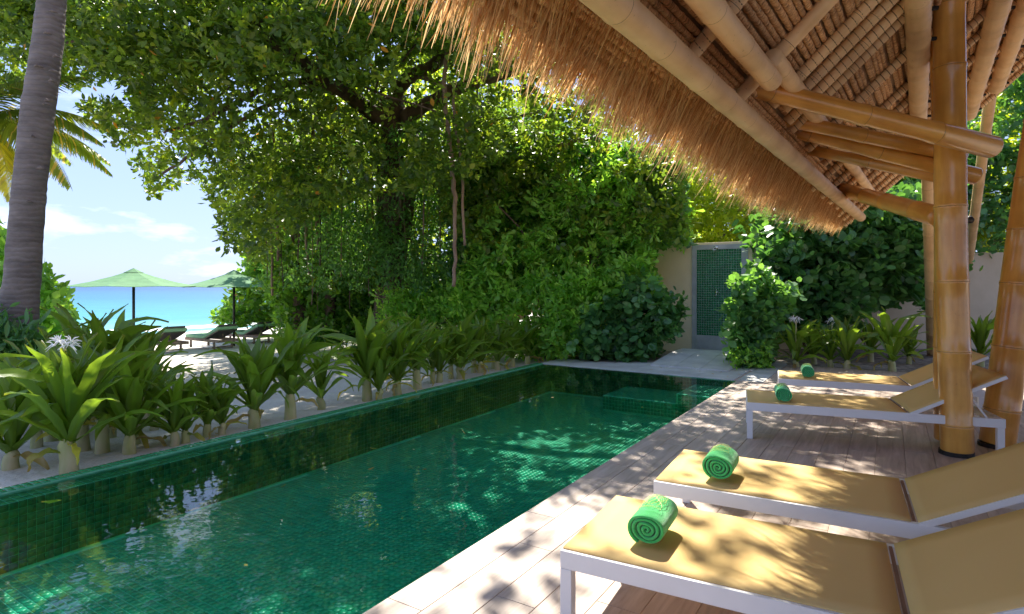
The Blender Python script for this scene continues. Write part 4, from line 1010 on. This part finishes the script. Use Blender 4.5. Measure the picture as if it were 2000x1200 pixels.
def frond(L_, seedv, yel_=0.0):
    rg = np.random.default_rng(seedv); n = 64; V = []; I = []; C = []
    def rach(s): # local x out, z up
        return np.array([L_*s*(1-.10*s), 0, L_*(.30*s-.62*s*s)])
    for i in range(24):
        a = rach(i/24); b = rach((i+1)/24); w = .022*(1-i/26); k = len(V)
        for p in (a, b):
            for q in ((0, w, 0), (0, -w, 0)): V.append(p+np.array(q)); C.append([.30, .27, .06])
        I += [k, k+1, k+3, k+2]
    for i in range(n):
        s = .12+.88*i/n; p = rach(s); tg = rach(min(1, s+.01))-p; tg /= np.linalg.norm(tg)
        for sd in (-1, 1):
            ll = .62*math.sin(math.pi*min(1, s*.8+.18))*L_/2.6*rg.uniform(.8, 1.1)+.06; d = norm((tg*.75+np.array([0, sd*.8, 0])+np.array([0, 0, -.35-.3*rg.random()]))[None])[0]; w = .020
            e1 = p+d*ll*.5; e2 = e1+norm((d+np.array([0, 0, -.75]))[None])[0]*ll*.5; k = len(V); sdv = norm(np.cross(d, [0, 0, 1])[None])[0]*w
            c = np.array([.085, .13, .02])*(1-yel_)+np.array([.34, .29, .03])*yel_; c = c*rg.uniform(.7, 1.3)
            if rg.random() < .12: c = np.array([.35, .24, .08])
            for q in (p-sdv*.5, p+sdv*.5, e1-sdv, e1+sdv, e2-sdv*.2, e2+sdv*.2): V.append(q); C.append(c)
            I += [k, k+1, k+3, k+2, k+2, k+3, k+5, k+4]
    return raw_mesh('frond', np.array(V), np.array(I), 4, np.array(C), M['leaf'])
FR = [frond(2.6, s, y) for s, y in ((1, 0), (2, .15), (3, .5), (4, .9))]
pc = W(-45, 235, 10.5); pg = thing('coconut_palm', 'coconut palm with feathery fronds spreading from behind the grey trunk', 'palm tree', (pc.x-.3, pc.y, -.3))
o = MB().tube([(0, 0, 0), (.1, 0, pc.z*.5), (.3, 0, pc.z+.3)], [.2, .15, .12], 14, jit=.05).obj('trunk', M['palm'], pg, True)
for k, (az, el, fi, s) in enumerate(((0, .15, 0, 1.0), (-12, -.22, 1, 1.05), (14, -.05, 0, 1.0), (-30, -.5, 3, .9), (25, .35, 1, .9), (45, .1, 0, .9), (-55, .2, 0, 1), (-45, -.75, 3, .8), (90, .2, 1, 1), (140, .2, 0, 1), (180, .1, 0, 1), (220, .2, 1, 1), (270, -.2, 0, 1), (5, .75, 0, .9), (-20, .55, 1, .9), (8, -.75, 2, .85))):
    o = put('frond', FR[fi], pg); o.location = (.3, 0, pc.z+.3); o.rotation_euler = (0, -el, R(az)); o.scale = (s*.92,)*3
# ================================================================== VEGETATION
def tree(name, label, cat, loc, group=None):
    return thing(name, label, cat, loc, 0, group)
# --- banyan
bz = W(765, 640, 13.3); ban = tree('banyan_tree', 'huge banyan tree with dark limbs and hanging aerial roots over the pool', 'tree', (bz.x, bz.y, -.2))
bi = Matrix.Translation((-bz.x, -bz.y, .2))
def bpart(o): o.matrix_parent_inverse = bi; return o
def limb(name, pts, mat='bark', n=10, s=0, jit=.02, sub=6):
    P, Q = smooth_path([(*W(x, y, d), r) for x, y, d, r in pts], sub, jit, s); return bpart(MB().tube(P, Q, n, jit=.22, seedv=s).obj(name, M[mat], ban, True))
limb('trunk', [(775, 660, 13.3, .34), (770, 560, 13.2, .24), (768, 450, 13.1, .22), (765, 330, 13.0, .25), (762, 250, 13.0, .30), (765, 190, 13.0, .30)], n=14)
limb('trunk', [(745, 660, 13.6, .25), (752, 500, 13.5, .17), (745, 350, 13.3, .16), (728, 240, 13.0, .18)])
limb('trunk', [(800, 655, 13.4, .22), (790, 480, 13.4, .16), (805, 330, 13.2, .15), (800, 240, 13.1, .14)])
limb('trunk', [(585, 640, 14.5, .16), (580, 520, 14.3, .12), (572, 400, 14, .10), (560, 300, 13.6, .09)])
limb('trunk', [(640, 640, 14.2, .14), (648, 500, 14, .12), (640, 380, 13.7, .10), (625, 240, 13.2, .09)])
L1_ = [(768, 255, 13.0, .26), (720, 215, 12.6, .17), (672, 182, 12.0, .14), (630, 160, 11.6, .135), (590, 120, 11.2, .13), (545, 85, 10.9, .13), (500, 40, 10.6, .11), (440, 5, 10.4, .10), (380, -60, 10, .08)]
limb('branch', L1_, s=2); 
limb('branch', [(765, 250, 13.0, .24), (772, 190, 12.8, .17), (800, 150, 12.4, .14), (850, 125, 12.2, .14), (880, 60, 12, .12), (905, -20, 11.8, .10)], s=3)
limb('branch', [(790, 230, 12.9, .18), (850, 195, 12.6, .14), (900, 170, 12.4, .14), (960, 152, 12.2, .12), (1050, 120, 12, .10), (1150, 95, 12, .08)], s=4)
limb('branch', [(690, 195, 12.2, .12), (640, 110, 12, .09), (615, 50, 11.8, .09), (590, -40, 11.5, .08)], s=5)
limb('branch', [(640, 165, 11.7, .09), (560, 165, 11.2, .07), (480, 190, 10.8, .05), (400, 235, 10.6, .035), (320, 260, 10.5, .02)], s=6)
limb('branch', [(600, 130, 11.3, .08), (520, 50, 11, .07), (430, 60, 10.6, .05), (300, 90, 10.2, .035), (180, 80, 9.8, .025), (60, 90, 9.6, .018)], s=7)
limb('branch', [(640, 165, 11.6, .07), (560, 190, 11.3, .05), (470, 235, 11, .04), (380, 300, 10.8, .03), (300, 350, 10.8, .02)], s=8)
limb('branch', [(980, 305, 12.5, .06), (1040, 300, 12.4, .06), (1090, 285, 12.3, .05), (1160, 268, 12.2, .04)], 'root', s=9)
limb('branch', [(818, 150, 12.2, .05), (850, 162, 12.0, .055), (868, 172, 12.0, .06)], 'root', s=10)
limb('branch', [(868, 300, 12.4, .05), (930, 235, 12.3, .05), (1000, 232, 12.3, .04), (1060, 215, 12.3, .03)], s=11)
limb('aerial_root', [(868, 40, 10.9, .036), (872, 120, 10.9, .04), (868, 175, 10.9, .046), (876, 260, 10.9, .046), (885, 340, 10.9, .042), (890, 440, 10.9, .036), (886, 560, 10.9, .034)], 'root', s=12)
limb('aerial_root', [(885, 175, 10.95, .026), (892, 260, 10.95, .028), (902, 350, 10.95, .028), (908, 480, 10.9, .024)], 'root', s=13)
rg = random.Random(9)
for q in range(46):
    x = rg.choice([rg.uniform(520, 720), rg.uniform(700, 960)]); d = rg.uniform(12.2, 14.5); y0 = rg.uniform(60, 320); y1 = rg.uniform(420, 620); r = rg.choice([.01, .014, .02, .03]); dx = rg.uniform(-12, 12)
    limb('aerial_root', [(x, y0, d, r), (x+dx*.6+rg.uniform(-5, 5), y0*.5+y1*.5, d, r), (x+dx, y1, d, r*.9)], rg.choice(['root', 'bark']), 5, 500+q, .012, 5)
main = [(-120, -90), (-120, 150), (-20, 185), (50, 178), (110, 150), (150, 172), (215, 150), (262, 168), (250, 205), (190, 200), (150, 205), (200, 262), (262, 292), (300, 262), (262, 320), (300, 380), (380, 350), (420, 400), (440, 470), (500, 510), (560, 460), (640, 400), (900, 350), (1130, 230), (1450, 300), (1450, -90)]
C = np.concatenate([region(main, 9.6, 14, 9000, gaps=.45), region([(-100, -90), (-100, 120), (700, 160), (1300, 100), (1300, -90)], 8.6, 12, 3600, gaps=.5)])
gx = C[:, 0]; gy = C[:, 1]-.83*C[:, 2]; C = C[~((gx > -1.6) & (gx < 3.2) & (gy < 4.3) & (RNG.uniform(0, 1, len(C)) > .75))]
pxx = 1000+F*C[:, 0]/C[:, 1]; C = C[~((pxx > 930) & (C[:, 1] > 10.5) & (RNG.uniform(0, 1, len(C)) > .2))]
def thin_before(C, pts, wpx=22, keep=.18):
    px = 1000+F*C[:, 0]/C[:, 1]; py = HY-F*(C[:, 2]-CH)/C[:, 1]; kill = np.zeros(len(C), bool)
    for (a, b) in zip(pts[:-1], pts[1:]):
        ax, ay, ad = a[:3]; bx, by, bd = b[:3]; t = np.clip(((px-ax)*(bx-ax)+(py-ay)*(by-ay))/((bx-ax)**2+(by-ay)**2), 0, 1)
        dist = np.hypot(px-ax-t*(bx-ax), py-ay-t*(by-ay)); kill |= (dist < wpx) & (C[:, 1] < ad+t*(bd-ad)+.2)
    return C[~(kill & (RNG.uniform(0, 1, len(C)) > keep))]
C = thin_before(C, L1_[:7]); C = thin_before(C, [(765, 330, 13), (768, 255, 13), (800, 150, 12.4), (850, 125, 12.2)], 26)
C = thin_before(C, [(790, 230, 12.9), (850, 195, 12.6), (900, 170, 12.4), (990, 150, 12.2)], 18); C = thin_before(C, [(868, 100, 12), (872, 175, 12), (890, 405, 12)], 12, .1)
C1 = C
clusters('foliage', C, 10, .125, .062, PAL_FIC, 'oval', M['leaf'], ban, .10, accent=(.55, .22, .03), acc=.003).matrix_parent_inverse = bi
C = region([(420, 380), (470, 300), (560, 240), (900, 200), (980, 420), (900, 560), (560, 560), (500, 500)], 13, 16.5, 2300, gaps=.55)
clusters('foliage', C, 8, .12, .055, PAL_FIC, 'oval', M['leaf'], ban, .10).matrix_parent_inverse = bi
C = region([(540, 280), (900, 240), (960, 380), (900, 560), (560, 560)], 11.8, 13.6, 1700, gaps=.9)
clusters('foliage', C, 9, .11, .04, PAL_DK, 'oval', M['leaf'], ban, .2, up=-.6).matrix_parent_inverse = bi
# unseen crown above the frame, placed and thinned to dapple pool and deck
C = np.concatenate([box_pts((-7, 6.5, 6.4), (5.5, 13, 9.0), 4200, .85, .8), box_pts((-9, 10, 5.5), (7, 15, 9.5), 2400, .6, .8)])
proj = CH+.4852*C[:, 1]; C = C[C[:, 2] > proj-.4]; gx = C[:, 0]; gy = C[:, 1]-.83*C[:, 2]; C = C[~((gx > -1.6) & (gx < 3.2) & (gy < 4.3) & (RNG.uniform(0, 1, len(C)) > .75))]; C = C[~((C[:, 0] > -.6) & (C[:, 1] > 9.5) & (RNG.uniform(0, 1, len(C)) > .16))]
clusters('foliage', C, 8, .13, .065, PAL_FIC, 'oval', M['leaf'], ban, .10).matrix_parent_inverse = bi
for e in range(26):
    c = C1[rg.randrange(len(C1))]; i0 = rg.randrange(1, len(L1_)-1); a = W(*L1_[i0][:3]); e_ = Vector(c)
    if (e_-a).length > 4.5: continue
    mid = a.lerp(e_, .5)+Vector((0, 0, rg.uniform(-.1, .4))); P, Q = smooth_path([(*a, .035), (*mid, .022), (*e_, .008)], 5, .02, e); bpart(MB().tube(P, Q, 6, jit=.2).obj('branch', M['bark'], ban, True))
# --- bushes: (name,label, outline, d0,d1, centres, k, leaf len, width, palette, shape, material, base)
def bush(name, label, cat, specs, base, group=None, nb=6, br=.03, root_h=.0, trunk=None):
    t = tree(name, label, cat, base, group); inv = Matrix.Translation(-Vector(base)); allC = None
    for (poly, d0, d1, n, k, ln, wd, pal, shp, mat, kw) in specs:
        gaps = kw.pop('gaps', .35) if 'gaps' in kw else .35
        C = region(poly, d0, d1, n, -.02, gaps, 1.2); 
        nx_ = max(8, len(C)//8); ctr_ = C.mean(0); o_ = C[RNG.integers(0, len(C), nx_)]; dv_ = norm(o_-ctr_+RNG.normal(0, .4, o_.shape)); rr_o = RNG.uniform(.08, .5, (nx_, 1))*(C[:, 1].mean()/12)
        C = np.concatenate([C, o_+dv_*rr_o*np.array([.6, .3, 1])]); C = C[C[:, 2] > -.02]
        allC = C if allC is None else np.concatenate([allC, C])
        clusters('foliage', C, k, ln, wd, pal, shp, M[mat], t, **kw).matrix_parent_inverse = inv
    rg = random.Random(int(base[0]*100) % 997)
    for q in range(nb):
        e = Vector(allC[rg.randrange(len(allC))]); a = Vector(base)+Vector((rg.uniform(-.3, .3), rg.uniform(-.15, .15), 0)); mid = a.lerp(e, .55)+Vector((rg.uniform(-.15, .15), 0, .15*e.z))
        P, Q = smooth_path([(*a, br), (*mid, br*.7), (*e, br*.3)], 5, .012, q); o = MB().tube(P, Q, 7, jit=.2).obj('stem', M['bark'], t, True); o.matrix_parent_inverse = inv
    return t
def gb(x, y, z=-.06): return tuple(G(x, y, z))
bush('seaside_bush', 'wide green bush sloping down to the beach behind the parasols', 'bush', [([(413, 650), (430, 610), (460, 560), (480, 520), (520, 470), (600, 440), (700, 480), (720, 655), (560, 668), (500, 655)], 20.5, 25, 2100, 8, .20, .11, PAL_MID, 'oval', 'leaf', dict(accent=(.35, .12, .03), acc=.01))], tuple(W(560, 655, 21.5)), nb=8)
bush('seaside_bush', 'dense leafy bush under the banyan beside the sand path', 'bush', [([(520, 520), (560, 470), (640, 490), (700, 520), (860, 560), (850, 668), (700, 672), (600, 672), (545, 650)], 13.8, 16.5, 1900, 8, .15, .085, PAL_MID, 'oval', 'leaf', {})], tuple(W(680, 668, 15)), nb=8)
bush('understory_bush', 'dark tangled undergrowth around the banyan trunk', 'bush', [([(520, 400), (700, 360), (1000, 330), (1000, 640), (860, 640), (700, 610), (520, 560)], 14.8, 17.5, 2000, 8, .14, .07, PAL_DK, 'oval', 'leaf', dict(gaps=.5))], tuple(W(800, 640, 15)), nb=8)
bush('beach_cabbage_bush', 'light green bush with rosettes of paddle leaves behind the pool end', 'bush', [([(870, 560), (920, 500), (935, 400), (985, 340), (1010, 400), (1080, 330), (1130, 370), (1190, 310), (1240, 380), (1275, 400), (1278, 560), (1230, 600), (1150, 690), (1080, 698), (1040, 700), (900, 660)], 11.3, 12.6, 1700, 11, .165, .062, PAL_BR, 'spat', 'leaf_bright', dict(spread=.05, lay=.8, up=.7, gaps=.2)), ([(850, 560), (1000, 480), (1250, 480), (1150, 680), (1060, 690), (900, 640)], 12, 13.4, 900, 9, .14, .06, PAL_MID, 'oval', 'leaf', {})], gb(1080, 699), nb=10)
bush('beach_cabbage_bush', 'small light green bush in front of the banyan roots', 'bush', [([(735, 620), (760, 575), (850, 560), (900, 600), (890, 660), (760, 660)], 12, 13, 420, 10, .13, .055, PAL_BR, 'spat', 'leaf_bright', dict(spread=.05, lay=.8, up=.7))], tuple(W(810, 665, 12.4)), nb=5)
bush('sea_grape_vine', 'dark round-leaved vine climbing the trees above the light green bush', 'vine', [([(900, 330), (960, 250), (1100, 270), (1200, 300), (1330, 330), (1330, 480), (1290, 470), (1200, 420), (1100, 400), (1000, 440), (930, 560), (880, 520)], 12.2, 13.4, 1100, 7, .15, .14, PAL_DK, 'round', 'leaf_dark', dict(gaps=.55)), ([(930, 280), (1330, 300), (1340, 480), (1000, 470)], 12.4, 13.8, 1300, 10, .16, .065, PAL_BR, 'spat', 'leaf_bright', dict(gaps=.5, spread=.05, lay=.8, up=.7)), ([(840, 300), (950, 220), (1150, 240), (1340, 320), (1330, 460), (1100, 480), (900, 520)], 11.2, 12.3, 700, 9, .125, .07, PAL_FIC, 'oval', 'leaf', dict(gaps=.8)), ([(900, 300), (1330, 310), (1330, 470), (960, 520)], 11.8, 12.6, 500, 8, .14, .10, PAL_MID, 'round', 'leaf_bright', dict(gaps=.8))], tuple(W(1150, 690, 12.6)), nb=8)
bush('round_leaf_bush', 'dark blue-green rounded bush at the stone path', 'bush', [([(1130, 650), (1160, 600), (1210, 575), (1235, 540), (1285, 570), (1310, 600), (1300, 640), (1285, 682), (1240, 700), (1130, 697)], 10.75, 11.9, 560, 7, .13, .12, PAL_DK, 'round', 'leaf_dark', dict(gaps=.05)), ([(1270, 560), (1330, 565), (1335, 610), (1315, 660), (1280, 650)], 11.0, 11.4, 60, 6, .12, .11, PAL_DK, 'round', 'leaf_dark', dict(gaps=.3)), ([(1080, 560), (1250, 500), (1290, 560), (1230, 620), (1180, 640), (1150, 692), (1060, 694)], 10.9, 11.7, 300, 11, .165, .062, PAL_BR, 'spat', 'leaf_bright', dict(spread=.05, lay=.85, up=.7, gaps=.5))], gb(1230, 694), nb=7)
bush('vine_hedge', 'dark heart-leaved vines covering the wall right of the shower', 'vine', [([(1465, 470), (1480, 420), (1560, 390), (1800, 380), (1815, 560), (1790, 590), (1740, 570), (1690, 610), (1620, 640), (1530, 640), (1490, 560)], 11.4, 13.2, 1750, 8, .145, .135, PAL_DK, 'round', 'leaf_dark', dict(gaps=.15))], tuple(W(1600, 690, 12.6)), nb=12)
bush('green_shrub', 'leafy green shrub growing in front of the tiled shower', 'shrub', [([(1432, 575), (1450, 540), (1482, 522), (1510, 548), (1552, 565), (1545, 605), (1512, 640), (1500, 690), (1475, 712), (1448, 712), (1440, 660), (1420, 620)], 9.95, 10.8, 360, 8, .125, .10, PAL_DK, 'round', 'leaf_bright', dict(gaps=.2)), ([(1425, 680), (1500, 680), (1495, 722), (1430, 722)], 9.8, 10.3, 90, 7, .08, .05, PAL_BR, 'oval', 'leaf_bright', {})], gb(1465, 714), nb=6)
bush('sunlit_tree', 'yellow green sunlit tree behind the shower wall', 'tree', [([(1180, 330), (1300, 300), (1480, 330), (1560, 380), (1480, 490), (1280, 490), (1200, 450)], 15, 19, 1700, 8, .16, .08, PAL_YL, 'oval', 'leaf', dict(gaps=.4))], tuple(W(1350, 640, 16.5)), nb=8, br=.08)
bush('sunlit_tree', 'bright green tree behind the garden wall on the right', 'tree', [([(1560, 330), (1740, 220), (1880, 120), (2200, -40), (2300, 500), (1880, 500), (1700, 420)], 14.2, 18, 2700, 8, .17, .09, PAL_YL, 'oval', 'leaf', dict(gaps=.35)), ([(1480, 360), (1700, 330), (1900, 300), (1900, 500), (1480, 500)], 14, 16, 1300, 8, .15, .12, PAL_DK, 'round', 'leaf_dark', dict(gaps=.3))], tuple(W(1900, 640, 16)), nb=10, br=.08)
bush('vine_hedge', 'dark leafy shrub rising behind the garden wall at the right edge', 'vine', [([(1890, 130), (2200, 60), (2200, 505), (1890, 500)], 13.2, 14.6, 900, 8, .13, .10, PAL_DK, 'round', 'leaf_dark', dict(gaps=.55))], tuple(W(1980, 650, 14)), nb=10)
bush('background_tree', 'tall shadowy tree line behind the banyan', 'tree', [([(470, 470), (480, 380), (600, 200), (900, 60), (1400, 0), (1500, 480), (900, 620), (560, 640)], 19, 26, 3000, 8, .26, .14, PAL_YL, 'oval', 'leaf', dict(gaps=.25))], tuple(W(1000, 620, 22)), nb=12, br=.12)
bush('beach_bush', 'bright green bush behind the palm trunk at the left edge', 'bush', [([(-80, 460), (0, 440), (20, 470), (60, 530), (100, 560), (125, 600), (140, 640), (190, 690), (170, 720), (-80, 740)], 8.4, 10.4, 1100, 8, .135, .085, PAL_BR, 'oval', 'leaf_bright', dict(gaps=.2))], gb(60, 730), nb=7)
bush('fern', 'dark fern around the foot of the palm trunk', 'fern', [([(-60, 600), (60, 640), (90, 700), (60, 720), (-60, 730)], 6.0, 6.5, 140, 9, .16, .035, PAL_DK, 'oval', 'leaf_dark', dict(lay=.9))], tuple(W(20, 740, 6.2)), nb=3, br=.012)
# ================================================================== SMALL THINGS
rg = random.Random(77)
def rock(px, py, z, r, label):
    g = G(px, py, z); bm = bmesh.new(); bmesh.ops.create_icosphere(bm, subdivisions=3, radius=1)
    for v in bm.verts:
        n_ = v.co.normalized(); f = 1+.22*math.sin(n_.x*4+px)*math.cos(n_.y*5+n_.z*3)+.08*math.sin(n_.z*11+n_.x*9); v.co = Vector((n_.x*r*f, n_.y*r*f*.8, n_.z*r*f*.7+r*.3))
    me = bpy.data.meshes.new('coral_rock'); bm.to_mesh(me); bm.free(); me.materials.append(M['rock']); me.polygons.foreach_set('use_smooth', [True]*len(me.polygons))
    o = put('coral_rock', me); o.location = g; tag(o, label, 'rock')
rock(1305, 679, -.05, .11, 'pale coral rock at the foot of the cream shower wall')
rock(1322, 676, -.05, .07, 'smaller coral rock beside the larger one by the shower wall')
g = G(80, 980, WZ+.004); tag(put('floating_leaf', leaf_mesh('floating_leaf', np.array([tuple(g)]), np.array([[.8, .6, 0.]]), np.array([[0, 0, 1.]]), np.array([.11]), np.array([.06]), np.array([[.55, .42, .05]]), 'oval', M['leaf'])), 'yellow leaf floating on the pool near the left edge of the photo', 'leaf')
# fallen leaves on sand, path and deck
C = []; 
for q in range(90):
    px = rg.uniform(1050, 1500); py = rg.uniform(700, 780); g = G(px, py, .006)
    if (g-A_).dot(uR) < .05 and (g-A_).dot(vR) < .05: continue
    C.append(tuple(g))
for q in range(60):
    u = rg.uniform(-6, 0); w = rg.uniform(.2, 3); p = B_+uL*u-vL*(w+lip_out); C.append((p.x, p.y, sand_z(w)+.03))
for q in range(14):
    u = -rg.uniform(.3, 9); w = rg.uniform(.1, 2.9); p = B_+uL*u+vL*w; C.append((p.x, p.y, WZ+.003))
C = np.array(C); n = len(C); D = norm(np.stack([RNG.normal(0, 1, n), RNG.normal(0, 1, n), RNG.normal(0, .1, n)], 1)); col = np.array([[.30, .17, .05]])*RNG.uniform(.6, 1.6, (n, 1))
tag(put('fallen_leaves', leaf_mesh('fallen_leaves', C, D, np.tile([[0, 0, 1.]], (n, 1)), RNG.uniform(.03, .07, n), RNG.uniform(.015, .03, n), col, 'oval', M['leaf'])), kind='stuff')
